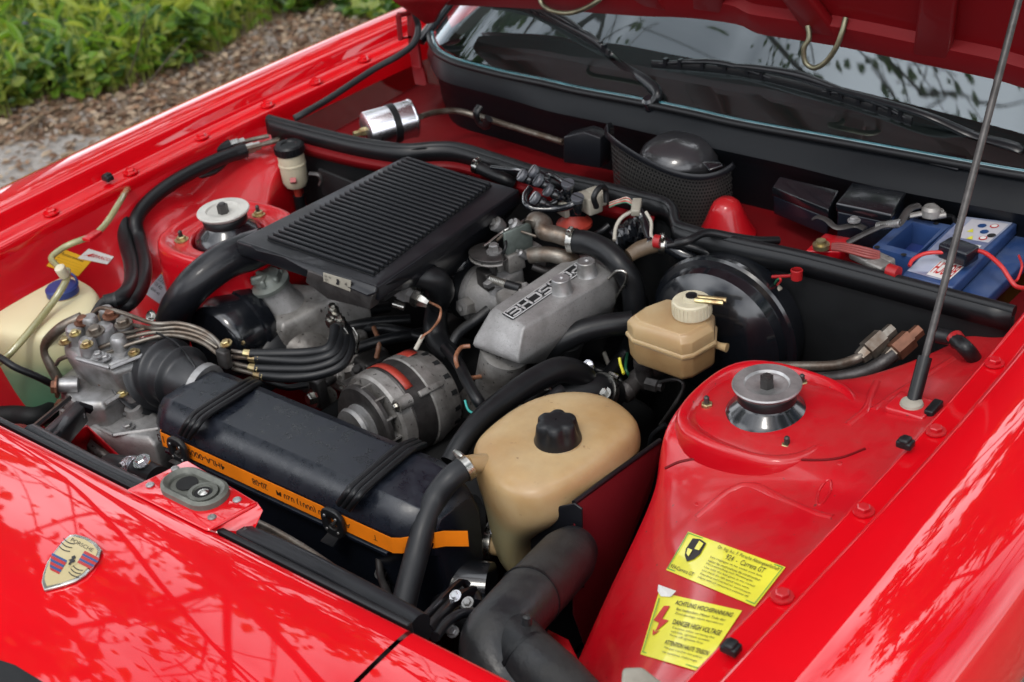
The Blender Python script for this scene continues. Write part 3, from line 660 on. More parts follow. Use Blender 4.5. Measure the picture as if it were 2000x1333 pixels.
for a, b in ((-.50, -.40), (-.05, -.15), (.05, .25), (.25, .1), (.42, .55)): rib(a, b, .035)
loop1 = [PY(1578, 50, 1.86), PY(1580, 75, 1.855), PY(1570, 95, 1.85), PY(1573, 122, 1.85), PY(1590, 133, 1.85), PY(1612, 122, 1.85), PY(1632, 95, 1.85), PY(1645, 62, 1.855), PY(1652, 35, 1.865)]
hookm = M('old_zinc', (.22, .21, .14), .4, metal=.85, var=(50, .5))
tube('striker_loop', loop1, .0042, hookm, hoodU, seg=10)
loop2 = [PY(1052, -10, 1.86), PY(1060, 10, 1.855), PY(1080, 22, 1.85), PY(1110, 26, 1.85), PY(1140, 18, 1.85), PY(1165, 4, 1.85), PY(1180, -10, 1.86)]
tube('striker_loop', loop2, .0042, hookm, hoodU, seg=10)
hin = thing('hinge_bracket', 'red bonnet hinge arm with square loop at the far windscreen corner', 'hinge', P(815, 160, 0))
hpth = [P(822, 165, .0), PX(815, 130, -.62), PX(808, 80, -.62), PX(805, 20, -.62), PX(800, -30, -.62)]
hv = [(v, .012 - .002 * i) for i, v in enumerate(hpth)]
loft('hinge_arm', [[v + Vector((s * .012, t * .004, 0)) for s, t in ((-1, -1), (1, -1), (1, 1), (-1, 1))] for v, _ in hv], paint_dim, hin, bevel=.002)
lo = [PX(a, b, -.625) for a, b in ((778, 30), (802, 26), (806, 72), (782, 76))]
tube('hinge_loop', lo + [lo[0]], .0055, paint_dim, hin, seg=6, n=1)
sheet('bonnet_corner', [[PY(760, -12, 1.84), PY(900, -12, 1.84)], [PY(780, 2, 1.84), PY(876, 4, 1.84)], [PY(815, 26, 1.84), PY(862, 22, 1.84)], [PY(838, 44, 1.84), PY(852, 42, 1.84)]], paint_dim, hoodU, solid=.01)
# washer hose running from the bonnet down over the plenum
fin(tube('washer_hose', [PX(800, -30, -.60), PX(808, 20, -.60), PX(817, 55, -.60), P(808, 85, .06), P(780, 108, .05), P(735, 133, .04), P(690, 162, .03), P(640, 195, .02), P(600, 218, .02), P(575, 232, .015)], .0062, rubbergrey, seg=10), 'thin grey rubber hose hanging from the bonnet hinge down along the far wing', 'hose')
# wipers
satin = M('satin_black', (.005, .0055, .007), .3, spec=.4, bump=(60, .1))
def wiper(name, label, arm, blade, pivot, yv):
    t = thing(name, label, 'wiper', pivot, 'windscreen wipers resting on the glass')
    lathe('pivot_cap', pivot, (0, -.4, .9), [(-.02, .011), (.0, .012), (.012, .011), (.016, .007)], blackgloss, t, 20)
    tube('arm', arm, [.013, .012, .008, .006, .0055], satin, t, seg=8, flat=.7)
    bl = tube('blade', blade, .0040, rubber, t, seg=6, flat=1.8)
    off = Vector((0, -.004, .013)); n_ = len(blade)
    sp = spline(blade, 10); k = len(sp)
    tube('blade_frame', [sp[int(k * .22)] + off * .6, sp[int(k * .35)] + off * 1.1, sp[int(k * .5)] + off * 1.5, sp[int(k * .65)] + off * 1.1, sp[int(k * .78)] + off * .6], [.003, .0055, .007, .0055, .003], satin, t, seg=6)
    for a, b in ((.02, .42), (.58, .98)):
        br = tube('bracket', [sp[int(k * a)], sp[int(k * (a + b) / 2)] + off, sp[min(k - 1, int(k * b))]], [.003, .0048, .003], satin, t, seg=6)
        for q in np.linspace(a + .03, b - .03, 6): box('claw', sp[int(k * q)] + off * .45, (.006, .009, .013), satin, br, bevel=0)
    return t
bvG = surfs([glass])
def GL(px, py, off=.0): 
    q = hit(bvG, px, py, off); return q if q is not None else P(px, py, .10)
piv1 = P(1270, 205, .05)
wiper('wiper', 'upright black wiper on the left of the windscreen', [piv1, P(1285, 185, .068), P(1262, 160, .075), P(1215, 128, .08), GL(1160, 88, .018), GL(1100, 55, .018), GL(1045, 22, .018)], [GL(1192, 108, .004), GL(1150, 80, .004), GL(1090, 48, .004), GL(1020, 18, .004), GL(950, 10, .004)], piv1, 1.9)
piv2 = P(2010, 312, .055)
wiper('wiper', 'long black wiper lying low along the right of the windscreen', [piv2, P(1985, 290, .07), P(1900, 265, .075), GL(1810, 240, .02), GL(1700, 205, .018), GL(1600, 178, .018), GL(1545, 160, .018)], [GL(1782, 240, .004), GL(1680, 205, .004), GL(1560, 170, .004), GL(1420, 140, .004), GL(1275, 128, .004)], piv2, 1.9)
# bonnet stay
rb = hit(surfs([innR]), 1780, 800, 0) or P(1780, 800, -.04)
stay = thing('bonnet_stay', 'long dark steel rod propping the bonnet open beside the near wing', 'rod', rb)
top = PX(1990, 0, .60); d_ = (top - rb).normalized()
tube('rod', [rb + d_ * .01, rb + d_ * .35, rb + d_ * .72], .0048, darkmetal, stay, seg=12, n=2)
tube('rod_sleeve', [rb + d_ * .0, rb + d_ * .065], .0088, rubber, stay, seg=14)
box('stay_bracket', rb + Vector((0, 0, .002)), (.05, .042, .012), paint_bay, stay, bevel=.003)
lathe('grommet', rb + Vector((0, 0, .006)), (0, 0, 1), [(0, .015), (.005, .013), (.007, .009)], ivory, stay, 20)
box('latch_pad', rb + Vector((.026, .004, .006)), (.012, .03, .014), rubber, stay, bevel=.002)

# bay floor and front crossmember: dark bottom of the bay
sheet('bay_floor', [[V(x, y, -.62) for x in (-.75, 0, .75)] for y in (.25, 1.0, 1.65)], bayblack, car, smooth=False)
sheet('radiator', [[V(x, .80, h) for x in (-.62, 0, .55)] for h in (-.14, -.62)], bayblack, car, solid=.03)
cm_ = tube('crossmember', [P(60, 850, -.02), P(200, 925, -.02), P(330, 985, -.02), P(560, 1085, -.03), P(760, 1190, -.03), P(820, 1225, -.03)], .015, blackp, car, seg=12, n=3)
tube('crossmember', [P(250, 975, -.05), P(560, 1130, -.07), P(700, 1190, -.06), P(830, 1240, -.05)], .010, blackp, car, seg=10, n=3)
print('body done')
#PART2
# ================================================================== THE ENGINE BAY
hA, hB, hD, hE = P(790, 305), P(1015, 370), P(735, 560), P(460, 470)
# --- ribbed charge cooler
ic = thing('intercooler', 'large black ribbed cooler lying flat across the engine, fins across its top', 'radiator', V(-.24, 1.4, -.06))
prism('casing', [hA, hB, hD, hE], (0, 0, -.026), blackp, ic, bevel=.004, seg=3)
prism('core', [q + Vector((0, 0, -.006)) for q in (hA.lerp(hD, .06), hB.lerp(hE, .06), hD.lerp(hA, .10), hE.lerp(hB, .14))], (0, 0, -.045), bayblack, ic, bevel=.002)
g1, g2, g3, g4 = P(800, 311, .0), P(962, 363, .0), P(729, 541, .0), P(521, 470, .0)
prism('fin_bed', [q + Vector((0, 0, .0005)) for q in (g1, g2, g3, g4)], (0, 0, .0006), bayblack, ic, bevel=0)
finm = M('fin_black', (.006, .007, .009), .5, spec=.3, dust=(.2, (.035, .037, .042), 60))
NF = 29
for k in range(NF):
    t = (k + .5) / NF; a = g4.lerp(g1, t); b = g3.lerp(g2, t); w_ = .0034
    prism('fin', [a + Vector((0, -w_, .001)), b + Vector((0, -w_, .001)), b + Vector((0, w_ * .3, .001)), a + Vector((0, w_ * .3, .001))], (0, 0, .0065), finm, ic, bevel=.0008, seg=1)
lip = [P(478, 472, .001), P(512, 488, -.002), P(560, 500, -.006), P(592, 520, -.012), P(640, 535, -.014), P(700, 562, -.014), P(716, 580, -.02), P(722, 584, -.022), P(735, 562, -.0)]
prism('front_lip', [P(478, 472, .0015), P(735, 559, .0015), P(733, 572, -.006), P(716, 578, -.010), P(640, 545, -.008), P(590, 525, -.006), P(552, 503, -.002), P(500, 490, .0)], (0, .004, -.004), blackp, ic, bevel=.002)
fy = hD.y - .008
fpl = prism('end_tank', [PY(600, 528, fy), PY(728, 578, fy), PY(722, 606, fy), PY(640, 585, fy), PY(596, 552, fy)], (0, .02, 0), darkmetal, ic, bevel=.002)
lq = [PY(632, 550, fy - .002), PY(684, 570, fy - .002), PY(685, 549, fy - .002), PY(631, 533, fy - .002)]
prism('maker_plate', lq, (0, .001, 0), ivory, ic, bevel=0)
lmap = lambda u, v: Vector(bil([tuple(q) for q in lq], u, v)) + Vector((0, -.0012, 0))
print_on('plate_print', [('10A 145', .05, .62, .3, .85), ('SD', .06, .3, .2, .5), ('15Y', .08, .08, .22, .24), ('4', .8, .45, .88, .75), [(.48, .25), (.58, .25), (.62, .6), (.57, .85), (.5, .8), (.52, .55)]], lmap, inkb, fpl)
loft('outlet_tank', [[P(1012, 372, .0), P(742, 560, .0), P(742, 580, -.05), P(1015, 400, -.05)], [P(985, 400, -.01), P(800, 545, -.02), P(800, 570, -.07), P(990, 430, -.07)], [P(960, 455, -.05), P(850, 535, -.055), P(850, 570, -.10), P(960, 480, -.10)]], blackp, ic, bevel=.008, seg=3)
tube('outlet_pipe', [P(890, 470, -.07), P(893, 510, -.095), P(893, 545, -.125), P(905, 570, -.145)], [.038, .040, .039, .038], blackgloss, ic, seg=24)
# --- pipe from turbo to cooler
pp = thing('charge_pipe', 'fat glossy black pipe curving down from the corner of the ribbed cooler', 'pipe', P(340, 610, -.3))
tube('pipe', [P(520, 478, -.030), P(485, 492, -.040), P(440, 510, -.038), P(392, 545, -.052), P(362, 578, -.075), P(342, 612, -.11), P(336, 660, -.16), P(340, 720, -.22)], [.028, .031, .029, .028, .027, .027, .028, .028], blackp, pp, seg=28)
hexbolt('clamp_bolt', PX(330, 622, P(338, 640, -.155).x - .0) + Vector((.0, -.030, .02)), (.2, -.8, .6), .006, steel, pp)
# --- cam cover with oil filler, camshaft drive cover
cc_ = thing('cam_cover', 'dirty cast grey cam cover with finned oil filler cap under the ribbed cooler', 'engine cover', P(580, 610, -.2))
top_ = [P(490, 582, -.13), P(560, 548, -.12), P(720, 560, -.12), P(640, 588, -.13), P(547, 640, -.14)]
loft('cover', [[q + Vector((0, 0, -.07)) for q in top_], [q + Vector((0, 0, -.012)) for q in top_], [q.lerp(sum(top_, Vector()) / 5, .10) for q in top_]], alud, cc_, bevel=.006, seg=3)
prism('flange', [P(540, 642, -.155), P(642, 590, -.145), P(648, 598, -.145), P(548, 652, -.155)], (0, 0, -.012), alu, cc_, bevel=.003)
prism('head_plate', [P(556, 648, -.17), P(650, 598, -.16), P(654, 640, -.18), P(636, 672, -.20), P(600, 664, -.2)], (0, 0, -.01), alud, cc_, bevel=.003)
for a in ((607, 637), (575, 655)): lathe('plate_bolt', P(*a, -.172), (0, -.3, 1), [(0, .006), (.004, .006), (.004, .003), (.002, 0)], darkmetal, cc_, 10)
oc = P(532, 560, -.100); oax = Vector((-.15, -.25, 1)).normalized()
lathe('filler_neck', oc - oax * .02, oax, [(-.02, .036), (.0, .028), (.02, .026)], alu, cc_, 28)
cap_ = lathe('oil_cap', oc + oax * .002, oax, [(0, .031), (.007, .032), (.009, .028), (.011, .024), (.020, .021), (.022, .018), (.022, 0)], M('oil_cap_grey', (.20, .22, .20), .5, metal=.4, var=(30, .4), bump=(120, .3)), cc_, 28)
for k in range(3):
    a = k * math.pi / 3; d = Vector((math.cos(a), math.sin(a), 0)); box('cap_grip', oc + oax * .019, (.009, .052, .014), cap_.data.materials[0], cap_, ax=d, up=oax, bevel=.003)
bcv = thing('belt_cover', 'rounded glossy black timing belt cover at the front of the engine', 'engine cover', P(430, 690, -.3))
bc = P(428, 668, -.165)
lathe('cover', bc + Vector((0, -.012, 0)), (0, 1, -.05), [(0, 0), (0, .058), (.004, .063), (.012, .066), (.050, .070), (.052, .074), (.060, .075), (.075, .074)], blackgloss, bcv, 48, sq=1.02)
prism('lower_cover', [bc + Vector((.0, 0, .045)), bc + Vector((.062, 0, .02)), bc + Vector((.080, 0, -.08)), bc + Vector((-.055, 0, -.08)), bc + Vector((-.06, 0, 0))], (0, .05, 0), blackgloss, bcv, bevel=.006)
for a in ((476, 670), (497, 690)): lathe('screw', PY(*a, bc.y - .008), (0, -1, .2), [(0, .004), (.003, .003)], zinc, bcv, 8)
# --- block: the dark mass under everything
eb = thing('engine_block', 'dark greasy engine block deep between the hoses', 'engine', V(0, 1.3, -.6))
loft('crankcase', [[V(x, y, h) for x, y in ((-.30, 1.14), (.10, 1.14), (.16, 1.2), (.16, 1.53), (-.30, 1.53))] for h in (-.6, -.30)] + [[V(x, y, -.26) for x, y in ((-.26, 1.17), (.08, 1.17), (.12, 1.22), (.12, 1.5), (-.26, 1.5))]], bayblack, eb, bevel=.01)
for (a, b, h, r, L_) in ((690, 705, -.24, .030, .04), (720, 690, -.25, .018, .05), (700, 680, -.22, .012, .03), (620, 760, -.24, .016, .05)):
    lathe('casting_boss', P(a, b, h), (0, -.5, 1), [(-.03, r * 1.2), (0, r), (L_ * .3, r), (L_ * .4, r * .7), (L_ * .5, r * .65)], alud, eb, 20)
box('casting', P(690, 715, -.27), (.10, .09, .06), alud, eb, bevel=.015, seg=3)
br = thing('alternator_bracket', 'bolted steel bracket ears left of the alternator', 'bracket', P(612, 750, -.25))
loft('bracket_arm', [[P(580, 752, -.19) + v for v in (Vector((0, 0, 0)), Vector((0, .02, 0)), Vector((0, .02, -.012)), Vector((0, 0, -.012)))], [P(640, 745, -.19) + v for v in (Vector((0, 0, 0)), Vector((0, .02, 0)), Vector((0, .02, -.012)), Vector((0, 0, -.012)))]], darkmetal, br, bevel=.003)
hexbolt('bolt', P(612, 778, -.2), (-.2, -1, .2), .010, steel, br); hexbolt('bolt', P(596, 752, -.185), (-.2, -1, .2), .008, darkmetal, br)
box('bracket_plate', P(622, 765, -.205), (.026, .02, .05), darkmetal, br, bevel=.004)
# --- thermostat pipe with clamp near the belt cover
wp = thing('coolant_elbow', 'short dark hose elbow with bright jubilee clip on the cylinder head', 'hose', P(560, 680, -.25))
tube('hose', [P(508, 700, -.20), P(530, 682, -.19), P(556, 672, -.19), P(580, 676, -.195)], .034, rubber, wp, seg=24)
tube('casting', [P(570, 676, -.193), P(600, 684, -.20), P(625, 700, -.22)], .032, alud, wp, seg=24)
clamp(P(562, 673, -.191), P(580, 678, -.19) - P(545, 670, -.19), .0335, wp, w=.012)
# --- fuel pipes and injector hoses
fpg = 'fuel lines looping over the rubber boot'
clampP = (442, 685)
lines = [([(182, 612, -.075), (200, 602, -.06), (240, 612, -.06), (300, 632, -.065), (350, 632, -.07), (395, 645, -.08), (425, 668, -.09), (436, 690, -.10)], 'fuel pipe arching highest over the rubber boot'),
         ([(240, 632, -.09), (300, 642, -.075), (350, 640, -.075), (400, 655, -.085), (430, 676, -.095), (440, 700, -.105)], 'second highest grey fuel pipe over the boot'),
         ([(200, 657, -.10), (250, 650, -.085), (310, 638, -.078), (360, 645, -.08), (405, 662, -.09), (447, 690, -.105)], 'coppery fuel pipe running from the middle union'),
         ([(110, 712, -.14), (122, 700, -.12), (180, 685, -.10), (250, 660, -.085), (320, 648, -.08), (380, 655, -.085), (425, 680, -.10)], 'long fuel pipe starting at the low corner of the distributor'),
         ([(175, 745, -.15), (174, 722, -.13), (190, 700, -.11), (230, 682, -.095), (270, 668, -.09), (330, 655, -.085), (390, 668, -.09), (428, 694, -.10)], 'thin fuel pipe rising from the round front union'),
         ([(185, 722, -.135), (220, 718, -.12), (250, 708, -.11)], 'short thin pipe lying on the distributor side')]
for pts_, lab in lines:
    fin(tube('fuel_pipe', [P(*q) for q in pts_], .0034, pipem, seg=8), lab, 'fuel pipe', fpg)
fin(tube('fuel_pipe', [P(160, 620, -.07), P(120, 640, -.08), P(92, 668, -.11), P(90, 690, -.13), P(100, 715, -.15), P(118, 750, -.18)], .0085, pipem, seg=12), 'thick grey pipe looping down the left face of the distributor', 'fuel pipe', fpg)
cl = thing('pipe_clamp', 'small metal clamp gathering the fuel pipes beside the boot', 'clamp', P(442, 700, -.12))
box('clamp_block', P(438, 700, -.105), (.020, .014, .03), darkmetal, cl, bevel=.003); hexbolt('bolt', P(442, 672, -.08), (0, -.2, 1), .006, zinc, cl)
inj = [([(452, 686, -.10), (490, 692, -.105), (530, 692, -.105), (600, 690, -.105), (640, 682, -.10), (652, 660, -.095), (654, 640, -.09)], 'uppermost'),
       ([(452, 697, -.11), (500, 700, -.11), (540, 704, -.112), (600, 706, -.112), (650, 692, -.105), (664, 664, -.10), (660, 636, -.095)], 'second'),
       ([(455, 710, -.12), (500, 720, -.122), (550, 722, -.122), (610, 720, -.12), (658, 702, -.112), (674, 670, -.105), (668, 632, -.10)], 'third'),
       ([(455, 720, -.128), (510, 734, -.13), (560, 738, -.13), (620, 732, -.128), (668, 712, -.12), (684, 675, -.11), (675, 640, -.105)], 'lowest')]
for i, (q, nm) in enumerate(inj):
    tt = thing('injector_hose', nm + ' of the four black hoses curving from the pipe clamp to the injectors', 'hose', P(*q[0]), 'injector hoses beside the belt cover')
    tube('metal_end', [P(*q[0]), P(*q[1])] if i != 9 else None, .0034, pipem, tt, seg=8, n=2)
    tube('hose', [P(*c_) for c_ in q[1:]], .0078, rubber, tt, seg=12)
    lathe('ferrule', P(*q[1]), P(*q[1]) - P(*q[0]), [(-.012, .0045), (-.011, .006), (.006, .0075)], zinc, tt, 10)
ij = thing('fuel_injector', 'bright metal injector union where the four black hoses meet', 'injector', P(660, 640, -.12))
for k, (a, b) in enumerate(((655, 620), (668, 640), (650, 640))): lathe('union', P(a, b, -.09 - .01 * k), (0, -.1, 1), [(0, .006), (.008, .0085), (.016, .0085), (.017, .005), (.024, .005)], steel, ij, 6)
tube('spring_clip', [P(672, 640, -.09), P(680, 655, -.10), P(682, 690, -.12)], .0012, steel, ij, seg=5)
for k, (a, b, c_, d) in enumerate(((620, 640, 760, 600), (640, 650, 800, 625), (670, 690, 830, 650), (700, 640, 830, 660))):
    fin(tube('vacuum_hose', [P(a, b, -.19), P((a + c_) / 2, (b + d) / 2 - 6, -.18), P(c_, d, -.19)], .009, rubber, seg=10), ['thin dark hose just under the cooler front edge', 'second thin hose parallel below the cooler', 'dark hose in the gap above the alternator', 'black hose passing behind the copper sender wire'][k], 'hose')
# --- fuel distributor
fd = thing('fuel_distributor', 'cast alloy fuel distributor with bolted unions beside the washer tank', 'fuel distributor', P(200, 800, -.35))
hd = [(118, 655), (150, 632), (205, 625), (262, 640), (300, 668), (270, 700), (215, 718), (150, 700), (122, 680)]
tp = [P(a, b, -.10) for a, b in hd]; cen = sum(tp, Vector()) / len(tp)
loft('distributor_head', [[q + Vector((.01, .01, -.07)) for q in tp], [q + Vector((0, 0, -.012)) for q in tp], [q.lerp(cen, .14) for q in tp]], alub, fd, bevel=.004, seg=3)
for (a, b, h, r, L_, m_) in ((150, 655, -.088, .014, .016, alub), (180, 640, -.082, .012, .02, alub), (212, 625, -.085, .011, .022, alub), (245, 640, -.086, .011, .018, alub), (172, 675, -.086, .012, .012, alub), (232, 668, -.088, .012, .010, alub), (200, 650, -.085, .018, .012, alub)):
    lathe('port', P(a, b, h), (0, 0, 1), [(-.02, r * 1.2), (0, r * 1.1), (L_ - .003, r), (L_, r * .8)], m_, fd, 18)
for (a, b, h, r, m_) in ((187, 650, -.075, .0095, pipem), (242, 634, -.064, .009, pipem), (163, 630, -.072, .009, rustc), (218, 617, -.068, .009, rustc), (147, 653, -.068, .006, zinc), (170, 675, -.070, .0065, zinc), (192, 695, -.09, .006, alub)):
    hexbolt('union_bolt', P(a, b, h), (0, -.1, 1), r, m_, fd, r * 1.0)
for (a, b, m_) in ((122, 678, redplastic), (118, 755, rustc)):
    ax_ = Vector((-.7, -.7, .15)); lathe('side_union', P(a + 8, b - 2, -.14), ax_, [(-.02, .012), (0, .012), (.008, .011)], alub, fd, 18); hexbolt('side_bolt', P(a + 4, b + 1, -.14) + ax_ * .006, ax_, .011, m_, fd, .009)
for i_, (cap_pts, h, dz) in enumerate([([(112, 735), (150, 705), (200, 715), (250, 735), (246, 760), (200, 790), (150, 790), (115, 765)], -.15, .05),
                       ([(110, 775), (170, 770), (240, 770), (300, 790), (330, 830), (300, 860), (220, 850), (160, 838), (112, 800)], -.19, .07),
                       ([(160, 850), (235, 840), (300, 850), (335, 880), (330, 915), (280, 905), (210, 890), (170, 872)], -.25, .08)]):
    q_ = [P(a, b, h) for a, b in cap_pts]; c_ = sum(q_, Vector()) / len(q_)
    loft('housing', [[q + Vector((0, 0, -dz)) for q in q_], [q + Vector((0, 0, -.010)) for q in q_], [q.lerp(c_, .12) for q in q_]], alub if i_ == 0 else alu, fd, bevel=.004, seg=3)
for (a, b, h, r, m_) in ((222, 760, -.185, .014, alu), (195, 840, -.235, .012, alu), (232, 862, -.24, .012, alu), (288, 872, -.245, .014, zinc), (218, 858, -.235, .011, zinc), (300, 900, -.26, .012, alub), (262, 800, -.18, .014, alu), (150, 800, -.18, .014, alud)):
    lathe('boss', P(a, b, h), (0, -.15, 1), [(-.03, r * 1.25), (-.004, r), (.006, r * .95), (.006, r * .45), (.002, r * .4), (.002, 0)], m_, fd, 18)
for (a, b, h) in ((222, 757, -.178), (218, 850, -.225), (290, 868, -.236), (218, 868, -.235)): hexbolt('housing_bolt', P(a, b, h), (0, -.1, 1), .0065, zinc, fd)
for (a, b, h, r, m_) in ((128, 668, -.092, .007, zinc), (205, 700, -.096, .0065, alub), (262, 690, -.096, .006, zinc), (140, 745, -.145, .007, alub), (205, 745, -.145, .008, rustc), (240, 770, -.15, .006, zinc), (120, 790, -.185, .007, rustc), (160, 830, -.188, .006, alub), (250, 835, -.188, .007, alub), (190, 880, -.248, .006, zinc), (268, 890, -.248, .006, alub)):
    hexbolt('small_bolt', P(a, b, h), (0, -.1, 1), r, m_, fd)
for (a, b, h, c_, d, h2) in ((150, 700, -.10, 215, 718, -.10), (215, 720, -.10, 290, 690, -.10), (115, 745, -.15, 150, 792, -.155), (205, 790, -.15, 246, 765, -.15), (118, 800, -.19, 222, 850, -.19), (222, 850, -.19, 325, 835, -.19), (160, 870, -.25, 280, 903, -.25), (165, 790, -.19, 170, 836, -.2), (262, 800, -.19, 268, 850, -.2)):
    tube('casting_rib', [P(a, b, h), P(c_, d, h2)], .0035, alub if h > -.12 else alu, fd, seg=6, n=1)
tube('idle_pin', [P(283, 812, -.19), P(284, 862, -.245)], .0028, darkmetal, fd, seg=8, n=2)
sheet('casting_web', [[P(a, b, -.2) for a, b in ((130, 800), (180, 860), (240, 905))], [P(a, b, -.3) for a, b in ((130, 840), (180, 900), (240, 950))]], alud, fd, solid=.012)
for k in range(4): tube('web_rib', [P(115 + k * 6, 790 + k * 12, -.205), P(150 + k * 8, 800 + k * 12, -.205)], .004, alub, fd, seg=6, n=1)
box('label_plate', P(228, 727, -.135), (.034, .012, .012), M('purple_label', (.10, .03, .09), .4), fd, ax=(0, 1, .2), bevel=.001)
# --- rubber boot (elbow) between distributor and air box
bootm = M('boot_rubber', (.014, .015, .017), .38, dust=(.35, (.05, .05, .055), 25), bump=(120, .15, .0005))
bt = thing('air_boot', 'ribbed black rubber elbow joining the fuel distributor to the air box', 'air hose', P(300, 800, -.25))
bp = spline([P(408, 764, -.135), P(378, 750, -.130), P(345, 735, -.130), P(312, 728, -.138), P(288, 742, -.16), P(276, 775, -.195), P(276, 805, -.23)], 30)
rr_ = []
for i in range(len(bp)):
    t = i / (len(bp) - 1); base = .036 + .020 * min(1, t * 1.5)
    rb_ = 0
    for c_ in (.28, .41, .54, .67, .78, .88): rb_ = max(rb_, math.exp(-((t - c_) / .016) ** 2))
    rr_.append(base + .011 * rb_ - .006)
tube('boot', bp, rr_, bootm, bt, seg=40, n=1)
clamp(P(398, 760, -.133), P(408, 764, -.135) - P(378, 750, -.130), .0375, bt, m=alub, w=.011, screw=False)
lathe('flange_ring', P(290, 842, -.245), (-.1, -.2, 1), [(0, .060), (.008, .060), (.010, .056)], darkmetal, bt, 36)
tube('tie', [P(305, 650, -.07), P(345, 672, -.08), P(378, 712, -.095), P(385, 735, -.11)], .0018, rubber, bt, seg=6)
# --- air box
ab = thing('air_box', 'long black plastic air filter box strapped across the front with an orange printed tape', 'air filter', V(-.05, 1.0, -.35))
sec = [(1.075, -.32), (1.085, -.15), (1.070, -.108), (1.052, -.098), (.972, -.098), (.957, -.108), (.943, -.133), (.943, -.160), (.950, -.163), (.955, -.22), (.958, -.32)]
def airring(x, sh=0, dy=0, k=0):
    out = []
    for y, h in sec:
        yc, hc = 1.02, -.2; out.append(V(x + (y - .94) * dy, yc + (y - yc) * (1 - k), hc + (h - hc) * (1 - k * .6)))
    return out
xl, xr = P(352, 780, -.1).x, P(790, 965, -.1).x
rings = [airring(xl - .045, k=.30), airring(xl - .042, k=.22), airring(xl - .012, k=.02), airring(xl), airring(-.13), airring(0), airring(xr - .02), airring(xr + .015, k=.06), airring(xr + .045, k=.30), airring(xr + .052, k=.42)]
loft('box', rings, boxplastic, ab, bevel=.004, seg=3, ang=50)
loft('lid_seam', [[V(x, y, h) for y, h in ((.946, -.161), (.938, -.162), (.938, -.168), (.946, -.169))] for x in (xl - .005, xr + .0)], boxplastic, ab, bevel=.001)
yb = .9405
tq = [(xl - .030, .985), (xl - .016, .952), (xl - .006, yb), (xr + .012, yb), (xr + .022, .946), (xr + .060, .985), (xr + .085, 1.0)]
prof_t = [V(x, y, 0) for x, y in tq]
tape = sheet('orange_tape', [[Vector((v.x, v.y, Z0 - .133)) for v in prof_t], [Vector((v.x, v.y - .0015, Z0 - .156)) for v in prof_t]], orangest, ab, solid=.0006, smooth=False)
def tmap(u, v): return V(xr - u * (xr - xl), yb - .0016, -.156 + .023 * (1 - v))     # reads upside down from the nose
print_on('tape_print', [('A 186 110 (0001) 020 M', .14, .2, .46, .8, 1), ('20-08', .50, .25, .57, .75, 1), ('4HLA-00093', .70, .25, .90, .75, 1), ('13', 1.0, .2, 1.035, .8, 1), ('T', .03, .3, .045, .7, 1)], tmap, inkb, ab)
def strap(px_list, label, wd=.0115):
    t = thing('rubber_strap', label, 'strap', P(*px_list[3]), 'rubber straps holding down the air box lid')
    pts_ = [P(*q) for q in px_list[:-3]]; bk = [P(*q) for q in px_list[-3:]]
    for o in (-1, 0, 1): tube('strand', [p + Vector((o * .0092, 0, 0)) for p in pts_], .0054, rubber, t, seg=8, flat=.8)
    v0 = bk[1]
    ring = [v0 + Vector((a, -.0, b)) for a, b in rr(0, 0, .019, .021, .014, 4)]; inn = [v0 + Vector((a, 0, b)) for a, b in rr(0, 0, .008, .009, .006, 4)]
    f_ = Vector((0, -.007, 0)); loft('buckle', [inn, ring, [q + f_ for q in ring], [q + f_ for q in inn], inn], rubbergrey, t, caps=False, bevel=.0015)
    loft('pull_tab', [[v0 + Vector((s * w2, -.003, -.016)) for s, w2 in ((-1, .010), (1, .010))] + [v0 + Vector((s * w2, .003, -.016)) for s, w2 in ((1, .010), (-1, .010))], [bk[2] + Vector((s * .012, yy, 0)) for s, yy in ((-1, -.003), (1, -.003), (1, .003), (-1, .003))]], rubbergrey, t, bevel=.0015)
    lathe('hook_pin', v0 + Vector((0, -.008, -.002)), (0, 1, 0), [(0, .003), (.008, .003)], darkmetal, t, 10)
    for k in range(4): lathe('stud', v0 + Vector((.014 * math.cos(.8 + k * 1.57), -.0075, .015 * math.sin(.8 + k * 1.57))), (0, -1, 0), [(0, .0022), (.0012, .0018)], alub, t, 8)
strap([(497, 745, -.12), (484, 752, -.096), (455, 770, -.090), (395, 808, -.090), (375, 830, -.094), (362, 850, -.115), (354, 868, -.136), (352, 878, -.142), (341, 905, -.160)], 'left rubber strap with ring buckle near the ribbed boot')
strap([(818, 865, -.12), (800, 872, -.096), (780, 885, -.090), (706, 948, -.090), (688, 968, -.094), (672, 988, -.115), (662, 1003, -.136), (655, 1018, -.145), (640, 1062, -.178)], 'right rubber strap with ring buckle by the orange tape end')
tube('inlet_spout', [V(xr + .02, 1.0, -.25), V(xr + .07, .99, -.26), V(xr + .12, 1.0, -.27)], .028, rubber, ab, seg=20)
box('lower_box', V(-.02, 1.01, -.40), (.36, .13, .2), boxplastic, ab, bevel=.02, seg=3)
